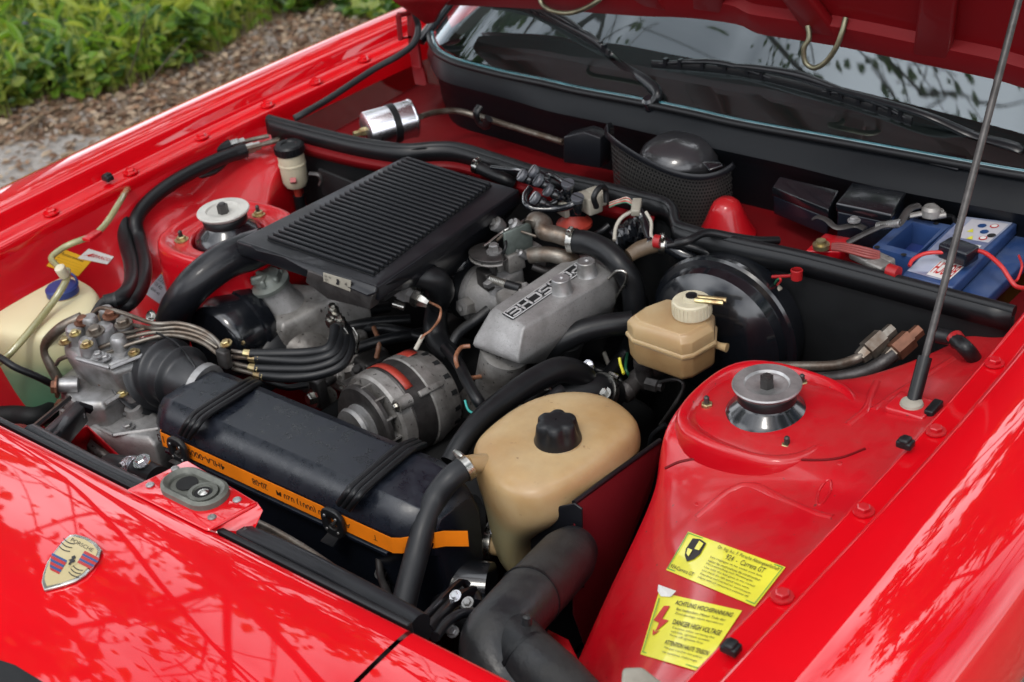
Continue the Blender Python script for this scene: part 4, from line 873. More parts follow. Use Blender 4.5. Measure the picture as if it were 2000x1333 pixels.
# --- alternator
al = thing('alternator', 'round grey alternator with faded red labels behind the air box', 'alternator', P(790, 800, -.3))
aax = Vector((.15, 1, -.05)).normalized(); ac = P(745, 815, -.205)
lathe('pulley', ac - aax * .055, aax, [(0, .012), (.0, .034), (.006, .036), (.010, .028), (.014, .028), (.018, .036), (.022, .036)], alub, al, 36)
lathe('fan', ac - aax * .034, aax, [(0, .02), (0, .060), (.004, .063), (.010, .063), (.010, .05)], darkmetal, al, 40)
for k in range(12):
    a = k * math.pi / 6; _, u_, s_ = frame(aax); d = u_ * math.cos(a) + s_ * math.sin(a); box('fan_blade', ac - aax * .020 + d * .052, (.003, .022, .018), alud, al, ax=d, up=aax, bevel=0)
lathe('drive_end', ac - aax * .012, aax, [(0, .050), (0, .068), (.004, .072), (.022, .073), (.024, .071), (.026, .070)], alud, al, 48)
lathe('stator', ac + aax * .012, aax, [(0, .0705), (.002, .072), (.036, .072), (.038, .0705)], darkmetal, al, 48)
lathe('rear_end', ac + aax * .048, aax, [(0, .070), (.003, .0735), (.018, .0735), (.024, .071), (.052, .064), (.060, .052), (.062, .02)], alud, al, 48)
_, u_, s_ = frame(aax)
def altpt(ang, d, r): a = math.radians(ang); return ac + aax * d + (u_ * math.cos(a) + s_ * math.sin(a)) * r
def patch(name, a0, a1, d0, d1, r, m, par): return sheet(name, [[altpt(a, d, r) for d in (d0, (d0 + d1) / 2, d1)] for a in np.linspace(a0, a1, 14)], m, par, solid=.0008)
for s_sign in (1,):
    patch('red_label', -60, 38, .017, .030, .0735, redlabel, al); patch('square_label', -25, -2, .062, .080, .0738, redlabel, al)
for a in (50, -70, 170): 
    q = altpt(a, .0, .076); lathe('lug', q, aax, [(-.012, .010), (.012, .010), (.013, .005), (.013, 0)], alud, al, 16); hexbolt('through_bolt', q - aax * .013, -aax, .005, steel, al)
    prism('tie_rib', [altpt(a - 4, .03, .072), altpt(a + 4, .03, .072), altpt(a + 4, .075, .071), altpt(a - 4, .075, .071)], (altpt(a, 0, 1) - ac).normalized() * .006, alud, al, bevel=.002)
for k in range(16): box('vent_slot', altpt(k * 22.5, .088, .0655), (.007, .016, .004), bayblack, al, ax=aax, up=(altpt(k * 22.5, 0, 1) - ac), bevel=0)
# --- inlet manifold with the cast name
im = thing('inlet_manifold', 'grey cast inlet manifold with the maker name cast along its top', 'manifold', P(1050, 660, -.2))
topo = [(958, 604), (1021, 643), (1196, 540), (1206, 522), (1192, 508), (1150, 497), (1118, 499)]
rimo = [(922, 672), (1012, 706), (1200, 590), (1215, 560), (1205, 522), (1160, 500), (1110, 508)]
T_ = [P(a, b, -.062) for a, b in topo]; Rm = [P(a, b, -.105) for a, b in rimo]
cR = sum(Rm, Vector()) / len(Rm)
def lower(h, k): return [Vector((v.x + (cR.x - v.x) * k, v.y + (cR.y - v.y) * k, Z0 + h)) for v in Rm]
loft('plenum', [lower(-.16, .45), lower(-.125, .12), lower(-.111, .01), Rm, [r.lerp(t, .10) + Vector((0, 0, .003)) for r, t in zip(Rm, T_)], [r.lerp(t, .92) for r, t in zip(Rm, T_)], [t.lerp(sum(T_, Vector()) / 7, .04) + Vector((0, 0, .0015)) for t in T_]], alu, im, bevel=.004, seg=3, ang=60)
for a, b in ((1098, 572), (1147, 538)):
    q = P(a, b, -.062); lathe('boss', q, (0, 0, 1), [(-.004, .020), (.0015, .0165), (.004, .0148), (.023, .0135), (.0242, .0125), (.0242, .0035), (.019, .0)], alub, im, 28)
nq = [(1142, 526), (1004, 621), (986, 611), (1124, 516)]   # origin = first letter, reads towards the nose, upside down from here
n3 = [tuple(P(a, b, -.0595)) for a, b in nq]
# origin(u0,v0) far+outer..., v runs towards +x
nmap = lambda o_: (lambda u, v: Vector(bil([n3[3], n3[2], n3[1], n3[0]], u, v)) + Vector((0, 0, o_)))
plate = [nmap(-.0003)(u, v) for u, v in rr(.5, .5, .53, .62, .08)]
prism('name_recess', plate, (0, 0, .0004), bayblack, im, bevel=0)
bordm = nmap(.0006)
border = tube('name_border', [bordm(u, v) for u, v in rr(.5, .5, .515, .56, .06)], .0008, lettm, im, seg=5, n=1, closed=True)
# block letters made of strokes, as cast
GL_ = {'P': [[(0, 0), (0, 1), (1, 1), (1, .5), (0, .5)]], 'O': [[(0, 0), (0, 1), (1, 1), (1, 0), (0, 0)]], 'R': [[(0, 0), (0, 1), (1, 1), (1, .5), (0, .5)], [(.5, .5), (1, .35), (1, 0)]], 'S': [[(1, 1), (0, 1), (0, .5), (1, .5), (1, 0), (0, 0)]],
       'C': [[(1, 1), (0, 1), (0, 0), (1, 0)]], 'H': [[(0, 0), (0, 1)], [(1, 0), (1, 1)], [(0, .5), (1, .5)]], 'E': [[(1, 1), (0, 1), (0, 0), (1, 0)], [(0, .5), (1, .5)]]}
for i, ch in enumerate('PORSCHE'):
    V_, F_ = [], []
    for st in GL_[ch]:
        for (a, b) in zip(st[:-1], st[1:]):
            w1 = .0085; w2 = .055
            ua, ub = (i + .14 + a[0] * .72) / 7, (i + .14 + b[0] * .72) / 7; va, vb = .12 + a[1] * .76, .12 + b[1] * .76
            lo_u, hi_u = min(ua, ub) - w1, max(ua, ub) + w1; lo_v, hi_v = min(va, vb) - w2, max(va, vb) + w2
            m0 = nmap(0.0); q = [m0(lo_u, lo_v), m0(hi_u, lo_v), m0(hi_u, hi_v), m0(lo_u, hi_v)]
            pv, pf = prism_geo(q, (0, 0, .0016)); b0 = len(V_); V_ += pv; F_ += [tuple(k + b0 for k in f) for f in pf]
    mk('letter', V_, F_, lettm, im, smooth=False)
for k, (a, b) in enumerate(((975, 725), (1085, 690), (1150, 645))):
    tube('runner', [P(a + 12, b - 38, -.125), P(a, b + 5, -.17), P(a - 10, b + 45, -.22), P(a - 30, b + 75, -.27)], [.036, .034, .032, .045], alud if k == 0 else bayblack, im, seg=24)
prism('runner_flange', [P(935, 760, -.24), P(985, 785, -.24), P(1000, 770, -.24), P(960, 742, -.24)], (0, 0, -.012), alu, im, bevel=.003)
tube('breather_tube', [P(1188, 545, -.06), P(1205, 530, -.04), P(1222, 533, -.04), P(1222, 552, -.06), P(1205, 580, -.10), P(1195, 610, -.13)], .0025, steel, im, seg=8)
# --- throttle body and linkage
th = thing('throttle_body', 'round alloy throttle body with spring and lever between cooler and manifold', 'throttle', P(930, 590, -.2))
tc_ = P(925, 570, -.135)
lathe('bore', tc_, (1, .05, 0), [(-.005, .041), (.006, .046), (.012, .046), (.014, .042), (.05, .04), (.075, .036)], alu, th, 36)
lathe('rubber_sleeve', tc_, (-1, -.05, 0), [(-.004, .0465), (.012, .0465), (.016, .043), (.04, .042)], rubber, th, 36)
box('throttle_flange', P(985, 565, -.12), (.05, .05, .07), alu, th, bevel=.008, seg=3)
prism('throttle_neck', [P(965, 570, -.085), P(1010, 545, -.085), P(1055, 560, -.085), P(990, 605, -.085)], (0, 0, -.06), alud, th, bevel=.006)
q0 = P(958, 492, -.045)
quad = [q0 + Vector((.036 * math.cos(math.radians(a)), .030 * math.sin(math.radians(a)), 0)) for a in range(140, 345, 15)] + [q0 + Vector((.018, .008, 0))]
prism('lever_quadrant', quad, (0, 0, -.003), darkmetal, th, bevel=.0008); prism('lever_quadrant', [v + Vector((0, 0, -.007)) for v in quad], (0, 0, -.003), alud, th, bevel=.0008)
hexbolt('lever_nut', q0 + Vector((.006, .002, .0)), (0, 0, 1), .008, alub, th, .012)
lathe('lever_spindle', q0 + Vector((0, 0, -.075)), (0, 0, 1), [(0, .006), (.07, .006)], darkmetal, th, 12)
sp_ = P(958, 545, -.075); sa = (P(1018, 565, -.085) - sp_)
coil = [sp_ + sa * t * .55 + Vector((0, math.cos(t * 62) * .0055, math.sin(t * 62) * .0055)) for t in np.linspace(0, 1, 90)]
tube('return_spring', coil, .0010, steel, th, seg=5, n=1)
tube('spring_sleeve', [sp_ + sa * .5, sp_ + sa * .95], [.0065, .0075], rubber, th, seg=12)
loft('spring_arm', [[P(955, 560, -.09) + v for v in (Vector((-.006, -.006, 0)), Vector((.006, -.006, 0)), Vector((.006, .006, 0)), Vector((-.006, .006, 0)))], [P(952, 552, -.075) + v for v in (Vector((-.006, -.006, 0)), Vector((.006, -.006, 0)), Vector((.006, .006, 0)), Vector((-.006, .006, 0)))]], alu, th, bevel=.002)
tube('lever_arm', [P(953, 552, -.08), P(975, 553, -.085), P(1000, 568, -.09), P(1022, 571, -.09), P(1026, 558, -.088)], .0068, alu, th, seg=6, n=2)
lathe('screw_boss', PY(918, 596, tc_.y - .035), (-.1, -1, .2), [(0, .016), (.018, .014), (.02, .006), (.016, 0)], alud, th, 6)
for (a, b, h, sx, sy, sz, m_) in ((985, 500, -.06, .03, .05, .004, darkmetal), (1005, 510, -.07, .014, .03, .03, alud), (975, 520, -.08, .02, .02, .03, alud), (1012, 470, -.04, .006, .05, .045, M('grey_bracket', (.15, .18, .165), .5, metal=.5, var=(40, .4))), (1030, 480, -.06, .04, .03, .004, alud), (948, 545, -.09, .03, .014, .03, darkmetal)):
    box('bracket', P(a, b, h), (sx, sy, sz), m_, th, ax=(.3, 1, 0), bevel=.002)
for (a, b, h, r) in ((1008, 440, -.02, .009), (972, 440, -.03, .012), (1052, 512, -.09, .008), (1020, 497, -.06, .006)):
    lathe('ball_joint', P(a, b, h), (-.3, -.6, .7), [(-.01, r * .8), (0, r), (.006, r), (.008, r * .5), (.012, r * .5)], alub, th, 14)
tube('linkage_rod', [P(945, 482, -.04), P(985, 452, -.03), P(1010, 440, -.02), P(1035, 425, -.02)], .0028, steel, th, seg=7); tube('linkage_rod', [P(970, 470, -.03), P(1000, 450, -.025), P(1048, 462, -.03)], .0022, pipem, th, seg=7)
tube('throttle_cable', [P(985, 452, -.025), P(988, 480, -.035), P(980, 500, -.05)], .0022, rubber, th, seg=6)
# --- hoses
def hose(pts_, r, label, m_=None, ends=(), group=None, seg=18, cat='hose', name='coolant_hose'):
    path = [P(*q) for q in pts_]
    if not ends: return fin(tube(name, path, r, m_ or rubber, seg=seg), label, cat, group)
    t = thing(name, label, cat, path[0], group); tube('hose', path, r, m_ or rubber, t, seg=seg)
    sp2 = spline(path, 10)
    for e in ends:
        i = min(len(sp2) - 2, max(1, int(e * (len(sp2) - 1)))); clamp(sp2[i], sp2[i + 1] - sp2[i - 1], r if not isinstance(r, list) else max(r), t)
    return t
hose([(1115, 470, -.03), (1150, 475, -.03), (1185, 492, -.035), (1215, 522, -.05), (1235, 560, -.08), (1240, 610, -.12)], .0175, 'thick black heater hose arching over the end of the manifold', ends=(.03,))
hose([(1040, 440, -.02), (1046, 430, -.015), (1062, 437, -.015), (1062, 452, -.02), (1085, 458, -.025), (1115, 468, -.03)], .013, 'grey metal pipe stub feeding the thick arched heater hose', pipem, cat='pipe', name='metal_pipe')
hose([(1035, 500, -.06), (1070, 497, -.055), (1105, 505, -.06), (1140, 520, -.08)], .012, 'brownish metal pipe passing behind the manifold name plate', pipem, cat='pipe', name='metal_pipe')
hose([(1048, 735, -.20), (1062, 700, -.16), (1090, 672, -.13), (1130, 650, -.115), (1180, 637, -.11), (1235, 630, -.11)], [.020, .0195, .018, .017, .017, .017], 'smooth black hose curving from the manifold to the brake reservoir')
hose([(880, 905, -.14), (905, 862, -.125), (945, 815, -.115), (1000, 772, -.11), (1050, 740, -.11), (1095, 723, -.115), (1135, 735, -.14), (1155, 765, -.18)], [.0145, .0145, .0155, .017, .018, .019, .019, .018], 'long black hose running beside the alternator to the engine side')
hose([(900, 900, -.17), (935, 872, -.165), (985, 840, -.16), (1030, 805, -.155), (1080, 785, -.15)], .0185, 'lower black hose with two steel clips behind the tan tank', ends=(.58, .72))
hose([(1010, 812, -.17), (1060, 790, -.165), (1120, 775, -.165), (1170, 765, -.17), (1190, 772, -.19)], .026, 'fat black hose ending in a screw clip below the brake cylinder', ends=(.30, .82))
hose([(1060, 790, -.13), (1090, 768, -.125), (1098, 764, -.125)], .009, 'small blind hose stub above the tan tank cap')
hose([(850, 545, -.10), (852, 600, -.13), (850, 640, -.15), (858, 670, -.165), (885, 700, -.17)], [.016, .017, .019, .019, .016], 'dark upright hose dropping between alternator and manifold')
hose([(870, 680, -.155), (895, 710, -.14), (912, 745, -.14), (935, 785, -.15), (950, 800, -.17)], .0085, 'taped black wiring sleeve passing the end of the alternator', name='wiring_sleeve', cat='cable')
hose([(955, 605, -.12), (930, 625, -.13), (895, 652, -.15), (878, 685, -.17)], .008, 'braided dark hose leaving the manifold corner', rubbergrey)
hose([(800, 545, -.055), (822, 540, -.045), (850, 548, -.055), (862, 568, -.08), (855, 590, -.11)], [.016, .018, .020, .020, .018], 'short fat rubber bend beside the cooler outlet', ends=(.12,))
hose([(500, 1020, -.05), (540, 1040, -.055), (600, 1075, -.06), (680, 1130, -.06), (720, 1160, -.05)], .0045, 'bare bonnet release cable running along the front crossmember', pipem, name='release_cable', cat='cable')
hose([(912, 912, -.085), (880, 935, -.09), (850, 975, -.11), (828, 1030, -.13), (812, 1090, -.155), (796, 1150, -.175), (785, 1200, -.19)], .0155, 'grey black hose dropping from the tan tank spout past the air box end', ends=(.03,), m_=M('matt_rubber', (.011, .012, .014), .42, spec=.35, dust=(.3, (.05, .055, .06), 20), bump=(150, .25, .0006)))
hose([(1100, 840, -.20), (1150, 780, -.21), (1215, 700, -.2), (1240, 650, -.16)], .012, 'dark hose in shadow under the brake reservoir')
hose([(545, 275, -.03), (520, 281, -.03), (480, 291, -.03)], .004, 'front one of two steel pipes on the far wing', pipem, name='oil_pipe', cat='pipe')
oilg = 'pair of thick black oil hoses along the far wing'
for pts_, st, lab in (([(434, 290, -.03), (385, 304, -.028), (315, 338, -.03), (268, 378, -.04), (243, 425, -.06), (245, 470, -.08), (256, 515, -.085), (256, 555, -.08), (235, 582, -.075), (205, 592, -.075)], [(525, 266, -.03), (480, 276, -.03), (434, 290, -.03)], 'outer thick black oil hose, ending in a crimped sleeve'),
                      ([(465, 298, -.035), (420, 315, -.033), (350, 350, -.035), (295, 390, -.045), (266, 430, -.06), (272, 470, -.085), (282, 520, -.09), (276, 560, -.09), (252, 592, -.09), (222, 605, -.10)], [(550, 270, -.035), (505, 285, -.035), (465, 298, -.035)], 'inner thick black oil hose, nearer the strut tower')):
    t = thing('oil_hose', lab, 'hose', P(*pts_[0]), oilg); tube('hose', [P(*q) for q in pts_], .0125, rubber, t, seg=18)
    tube('pipe', [P(*q) for q in st], .0042, pipem, t, seg=8)
    a, b = P(*pts_[0]), P(*st[1]); d = (b - a).normalized()
    lathe('crimp', a - d * .006, d, [(0, .0135), (.02, .0135), (.022, .010)], rubber, t, 18); lathe('fitting_nut', a + d * .012, d, [(0, .010), (.018, .010), (.02, .008), (.03, .008), (.031, .006)], steel, t, 6)
tube('crimped_end', [P(228, 587, -.075), P(205, 592, -.075), P(190, 603, -.075), P(180, 622, -.08), P(176, 636, -.085)], [.0135, .010, .006, .0055, .0055], rubbergrey, bpy.data.objects['oil_hose'], seg=12)
for k, (a, b) in enumerate((((200, 583), (238, 555)), )): pass
hose([(252, 366, -.03), (246, 374, -.008), (232, 398, .0), (212, 430, -.01), (195, 450, -.015), (178, 462, -.02), (140, 476, -.03), (115, 490, -.035), (100, 505, -.04), (112, 520, -.045), (128, 535, -.05)], .0052, 'yellowed clear breather hose clipped to the far inner wing', glassy, name='breather_hose')
hose([(440, 318, -.05), (420, 335, -.055), (390, 345, -.055), (355, 350, -.055)], .005, 'grey cable loop under the far oil hoses', rubbergrey, name='cable', cat='cable')
# --- washer tank
wt = thing('washer_tank', 'yellowed plastic washer tank with green fluid and blue cap at far left', 'tank', P(90, 760, -.4))
to = [(-60, 560), (-10, 535), (63, 511), (105, 521), (150, 545), (189, 563), (193, 590), (172, 640), (130, 655), (60, 660), (-70, 640)]
W1 = [P(a, b, -.10) for a, b in to]; wc = sum(W1, Vector()) / len(W1)
def wr(h, k, dx=0, dy=0): return [Vector((v.x + (wc.x - v.x) * k + dx, v.y + (wc.y - v.y) * k + dy, Z0 + h)) for v in W1]
loft('tank', [wr(-.44, .3), wr(-.42, .04), wr(-.30, -.04), wr(-.16, -.06), wr(-.115, -.05), wr(-.096, .0), wr(-.090, .3)], reservoir_mat(), wt, sub=2)
wcap = P(122, 568, -.085); wo = wcap
lathe('filler_neck', wo + Vector((0, 0, -.015)), (0, 0, 1), [(0, .026), (.015, .025)], tankm, wt, 24)
lathe('cap', wo, (0, 0, 1), [(-.004, .026), (.006, .026), (.009, .023), (.009, 0)], bluep, wt, 28)
tube('cap_ring', [wo + Vector((.010 + .010 * math.cos(a), .018, .014 + .010 * math.sin(a))) for a in np.linspace(0, 6.28, 14)[:-1]], .0022, bluep, wt, seg=6, closed=True, n=2)
hose([(131, 528, -.045), (130, 545, -.05), (120, 565, -.06), (100, 595, -.075), (60, 645, -.09), (20, 690, -.11), (0, 706, -.12), (-20, 720, -.13)], .0058, 'clear yellowed washer hose leaving the blue cap', glassy, name='washer_pipe')
fin(lathe('hose_joiner', P(128, 541, -.045), (0, -.3, 1), [(0, .006), (.004, .0085), (.02, .0085), (.022, .006)], capm, None, 14), 'frosted joiner on the clear hose above the blue cap', 'hose joiner')
hose([(-20, 690, -.09), (2, 700, -.09), (30, 718, -.10), (70, 735, -.12), (110, 755, -.15)], .0055, 'thin black tube crossing in front of the green fluid', name='vacuum_tube')
# front-left corner: intake pipe in shadow and brackets
hose([(-20, 815, -.22), (30, 812, -.22), (70, 815, -.22), (110, 800, -.24)], .016, 'matt black hose below the washer tank', bayblack)
brk = thing('lamp_linkage', 'black folded metal bracket with bolts at the nose corner', 'bracket', P(130, 830, -.15))
for (a, b, h, c_, d, h2, r) in ((60, 840, -.03, 135, 778, -.08, .004), (82, 855, -.03, 150, 792, -.08, .006), (150, 792, -.08, 175, 800, -.10, .007), (95, 862, -.03, 160, 800, -.1, .004)):
    tube('strut_bar', [P(a, b, h), P(c_, d, h2)], r, blackp, brk, seg=6, n=1)
prism('folded_plate', [P(88, 850, -.03), P(148, 785, -.07), P(165, 795, -.08), P(108, 860, -.04)], (0, 0, -.025), blackp, brk, bevel=.002)
hexbolt('bolt', P(157, 812, -.09), (0, -1, .3), .007, alub, brk)
prism('front_panel', [P(20, 830, -.02), P(75, 860, -.02), P(100, 850, -.12), P(40, 830, -.12)], (0, .003, 0), paint_bay, car, bevel=.001)
sheet('front_apron', [[P(120, 850, -.10), P(170, 830, -.16), P(250, 905, -.16)], [P(150, 880, -.22), P(200, 900, -.3), P(280, 960, -.3)]], paint_bay, car, solid=.004)
rh = thing('radiator_hose', 'short black radiator hose with bright clip behind the bonnet catch', 'hose', P(260, 920, -.15))
tube('hose', [P(215, 915, -.14), P(245, 920, -.13), P(275, 925, -.125), P(310, 940, -.12)], .020, rubber, rh, seg=20)
clamp(P(265, 923, -.128), P(275, 925, -.125) - P(245, 920, -.13), .0205, rh, m=chrome, w=.014)
hexbolt('clip_screw', P(278, 903, -.10), (0, -.3, 1), .008, chrome, rh)
# --- brake master cylinder, reservoir and servo
sv_ = thing('brake_servo', 'large round black brake servo on the bulkhead', 'brake servo', V(.27, 1.53, -.2))
sc_ = PY(1385, 672, 1.50)
lathe('drum', sc_ + Vector((0, .05, 0)), (0, -1, 0), [(-.03, .02), (-.03, .108), (.0, .112), (.004, .118), (.012, .119), (.016, .116), (.018, .108), (.035, .104), (.05, .085), (.058, .05), (.062, .02), (.062, 0)], blackgloss, sv_, 64)
mcx = thing('brake_cylinder', 'dirty dark brake master cylinder below the tan reservoir', 'brake cylinder', P(1240, 760, -.22))
a_, b_ = P(1213, 774, -.195), P(1290, 705, -.175)
d_ = (b_ - a_).normalized()
lathe('cylinder', a_, d_, [(-.002, .004), (0, .010), (.002, .0145), (.014, .0165), (.016, .0135), (.03, .013), (.035, .017), (.075, .018), (.078, .015), (.14, .015)], darkmetal, mcx, 28)
lathe('inlet_boss', P(1258, 722, -.165), (0, 0, 1), [(-.02, .013), (.004, .013), (.006, .015), (.016, .015)], darkmetal, mcx, 20)
lathe('outlet_union', P(1275, 752, -.18), (1, .1, 0), [(-.01, .010), (.008, .010), (.010, .007), (.016, .007)], darkmetal, mcx, 6)
tube('brake_pipe', [P(1285, 748, -.175), P(1310, 742, -.16), P(1330, 745, -.155), P(1334, 760, -.165), P(1318, 790, -.19), P(1290, 830, -.24)], .0028, darkmetal, mcx, seg=8)
rv = thing('brake_reservoir', 'tan octagonal brake fluid reservoir with ribbed cap beside the servo', 'reservoir', P(1300, 690, -.13))
oc_ = [(1222, 617), (1235, 603), (1262, 592), (1330, 590), (1388, 606), (1397, 622), (1352, 650), (1330, 655), (1285, 648), (1240, 632)]
oc_ = [(1224, 622), (1256, 600), (1300, 584), (1372, 592), (1396, 612), (1394, 640), (1352, 664), (1330, 668), (1284, 652), (1236, 636)]
O1 = [P(a, b, -.050) for a, b in oc_]; ocn = sum(O1, Vector()) / len(O1)
def orr(h, k): return [Vector((v.x + (ocn.x - v.x) * k, v.y + (ocn.y - v.y) * k, Z0 + h)) for v in O1]
loft('lower_shell', [orr(-.115, .10), orr(-.108, .01), orr(-.078, -.01)], tankd, rv, bevel=.003, seg=3)
loft('rim', [orr(-.078, -.05), orr(-.074, -.06), orr(-.071, -.03)], tankm, rv, bevel=.001)
loft('upper_shell', [orr(-.072, -.01), orr(-.055, 0), orr(-.048, .10), orr(-.0465, .16), orr(-.044, .19)], tankm, rv, bevel=.0025, seg=3)
cp_ = P(1352, 618, -.046)
lathe('neck', cp_ + Vector((0, 0, -.006)), (0, 0, 1), [(0, .026), (.012, .025)], tankm, rv, 36)
cpr = []
lathe('cap', cp_ + Vector((0, 0, .005)), (0, 0, 1), [(0, .0265), (.002, .027), (.020, .0262), (.022, .024), (.022, .012), (.026, .0115), (.027, .008), (.027, 0)], capm, rv, 48)
for k in range(30):
    a = k * 2 * math.pi / 30; d = Vector((math.cos(a), math.sin(a), 0)); box('cap_rib', cp_ + d * .0265 + Vector((0, 0, .015)), (.0022, .002, .016), capm, rv, ax=d, bevel=0)
lathe('sender_plug', cp_ + Vector((0, 0, .03)), (0, 0, 1), [(0, .008), (.004, .008), (.005, .004)], rubber, rv, 14)
for s in (-.004, .004): tube('sender_terminal', [cp_ + Vector((.008, s, .030)), cp_ + Vector((.045, s + .012, .030))], .0038, zinc, rv, seg=6, n=1)
tube('outlet_spout', [P(1385, 668, -.085), P(1405, 676, -.085), P(1420, 680, -.085)], [.006, .005, .0065], tankm, rv, seg=12)
# --- coolant expansion tank
tankc = M('coolant_tank_plastic', (.48, .36, .20), .3, sss=.25, var=(6, .5, (.34, .21, .09)), dust=(.25, (.22, .17, .11), 25), spk=(70, .68, (.26, .16, .08)), bump=(18, .12, .003))
fluid_line(tankc, -.175, -.145, (.27, .235, .13))
et = thing('coolant_tank', 'tan moulded coolant tank with black lobed cap beside the near inner wing', 'tank', P(1080, 960, -.25))
eo = [(918, 905), (950, 872), (1000, 832), (1060, 803), (1130, 793), (1195, 803), (1240, 835), (1263, 868), (1215, 915), (1160, 958), (1110, 992), (1060, 1010), (1010, 1010), (968, 985), (935, 945)]
E1 = [P(a, b, -.125) for a, b in eo]; ecn = sum(E1, Vector()) / len(E1); fn = P(1012, 1070, -.235)
def er(h, k, mv=0): return [Vector((v.x + (ecn.x - v.x) * k + (fn.x - ecn.x) * mv, v.y + (ecn.y - v.y) * k + (fn.y - ecn.y) * mv, Z0 + h)) for v in E1]
loft('tank', [er(-.27, .80, 1), er(-.245, .72, 1), er(-.215, .66, .97), er(-.188, .52, .74), er(-.163, .22, .28), er(-.140, .01), er(-.120, .0), er(-.101, .015), er(-.090, .09), er(-.0845, .28), er(-.082, .7)], tankc, et, sub=2)
for k_ in range(3): tube('level_mark', [P(975 + k_ * 3, 985 + k_ * 14, -.15 - k_ * .012), P(1000 + k_ * 3, 997 + k_ * 14, -.15 - k_ * .012)], .0012, tankd, et, seg=5, n=1)
cq = P(1090, 862, -.085)
lathe('filler_neck', cq + Vector((0, 0, -.008)), (0, 0, 1), [(0, .036), (.005, .033), (.012, .030)], tankm, et, 36)
v_, f_ = [], []
prc = [(0, .030, .0), (.004, .0305, .0), (.012, .029, .1), (.022, .0275, .2), (.030, .026, .2), (.033, .023, .2), (.034, .015, .1), (.034, 0.001, 0)]
for d, r, lob in prc:
    for k in range(48):
        a = 2 * math.pi * k / 48; rr2 = r * (1 - lob * (.5 - .5 * math.cos(6 * a)) ** 2); v_.append(cq + Vector((rr2 * math.cos(a), rr2 * math.sin(a), d)))
for i in range(len(prc) - 1):
    for k in range(48): f_.append((i * 48 + k, i * 48 + (k + 1) % 48, (i + 1) * 48 + (k + 1) % 48, (i + 1) * 48 + k))
mk('cap', v_, f_, rubber, et, ang=50)
tube('spout', [P(965, 905, -.105), P(935, 905, -.095), P(912, 908, -.088)], .012, tankm, et, seg=16)
tube('bottom_spout', [P(1000, 1068, -.235), P(975, 1066, -.235), P(955, 1062, -.235)], [.016, .014, .014], tankm, et, seg=16)
hose([(962, 1063, -.235), (935, 1060, -.235), (905, 1052, -.24)], .0185, 'short black hose clipped to the bottom spout of the tan tank', ends=(.15,))
hexbolt('clip_bolt', P(973, 1035, -.20), (0, -.4, 1), .007, chrome, et)
brt = thing('tank_bracket', 'dark red and black sheet bracket holding the tan tank', 'bracket', P(1180, 1100, -.35))
bxx = P(1120, 985, -.118).x + .004
bpts = [PX(1120, 984, bxx), PX(1200, 925, bxx), PX(1288, 862, bxx), PX(1283, 900, bxx), PX(1268, 960, bxx), PX(1190, 1150, bxx), PX(1150, 1290, bxx), PX(1118, 1200, bxx)]
prism('side_plate', bpts, (.003, 0, 0), M('dark_red_bracket', (.12, .008, .012), .35, coat=.4, dust=(.3, (.08, .05, .05), 20), bump=(50, .2)), brt, bevel=.0008)
tube('edge_bead', [v + Vector((.001, 0, .0015)) for v in bpts[:3]], .0035, blackp, brt, seg=8, n=2)
yf = PX(1120, 984, bxx).y - .004
prism('front_plate', [PY(1032, 1008, yf - .01), PY(1055, 998, yf - .008), PY(1121, 984, yf), PY(1136, 995, yf), PY(1140, 1150, yf), PY(1040, 1120, yf)], (0, .003, 0), blackp, brt, bevel=.001)
prism('edge_strip', [PX(1129, 990, bxx - .002), PX(1137, 986, bxx - .002), PX(1136, 1045, bxx - .002), PX(1128, 1048, bxx - .002)], (-.001, 0, 0), ivory, brt, bevel=0)
# --- rubber cooling duct in the foreground
du = thing('air_duct', 'wide dull black rubber cooling duct bending down at the front edge', 'air hose', P(1000, 1250, -.25))
dp = [P(1122, 1072, -.165), P(1105, 1092, -.155), P(1070, 1130, -.14), P(1030, 1172, -.125), P(990, 1215, -.115), P(965, 1250, -.115), P(968, 1290, -.125), P(1000, 1340, -.14), P(1060, 1410, -.15)]
tube('duct', dp, [.030, .0365, .037, .037, .036, .037, .038, .037, .036], rubbergrey, du, seg=40, n=8)
tube('duct_branch', [P(985, 1235, -.12), P(1030, 1285, -.115), P(1080, 1335, -.12), P(1140, 1400, -.12)], [.034, .034, .036, .036], rubbergrey, du, seg=36)
clamp(P(1035, 1166, -.127), P(1070, 1130, -.14) - P(1030, 1172, -.125), .0368, du, m=rubber, w=.004, screw=False)
clamp(P(1030, 1288, -.116), P(1080, 1335, -.12) - P(1030, 1285, -.115), .034, du, m=rubber, w=.005, screw=False)
lathe('duct_tongue', P(1028, 1222, -.085), (0, .3, 1), [(0, .006), (.01, .005), (.012, .003)], rubbergrey, du, 10)
# pieces under the duct: pipe, latch lever
rp = thing('inlet_snorkel', 'glossy black round snorkel below the air box end', 'air hose', P(850, 1130, -.3))
tube('snorkel', [P(770, 1140, -.26), P(830, 1135, -.25), P(900, 1145, -.25), P(960, 1150, -.25)], [.034, .037, .037, .034], blackgloss, rp, seg=32)
clamp(P(782, 1138, -.257), P(830, 1135, -.25) - P(770, 1140, -.26), .0355, rp, m=darkmetal, w=.006)
lk = thing('headlamp_lever', 'black pressed headlamp lever with bright bolts near the panel gap', 'lever', P(880, 1180, -.15))
tube('lever_bar', [P(815, 1222, -.07), P(870, 1165, -.12), P(900, 1138, -.15), P(915, 1145, -.16)], .005, blackp, lk, seg=6, n=2)
tube('lever_bar', [P(835, 1232, -.07), P(885, 1178, -.12), P(925, 1155, -.15), P(932, 1180, -.15)], .007, blackp, lk, seg=6, n=2)
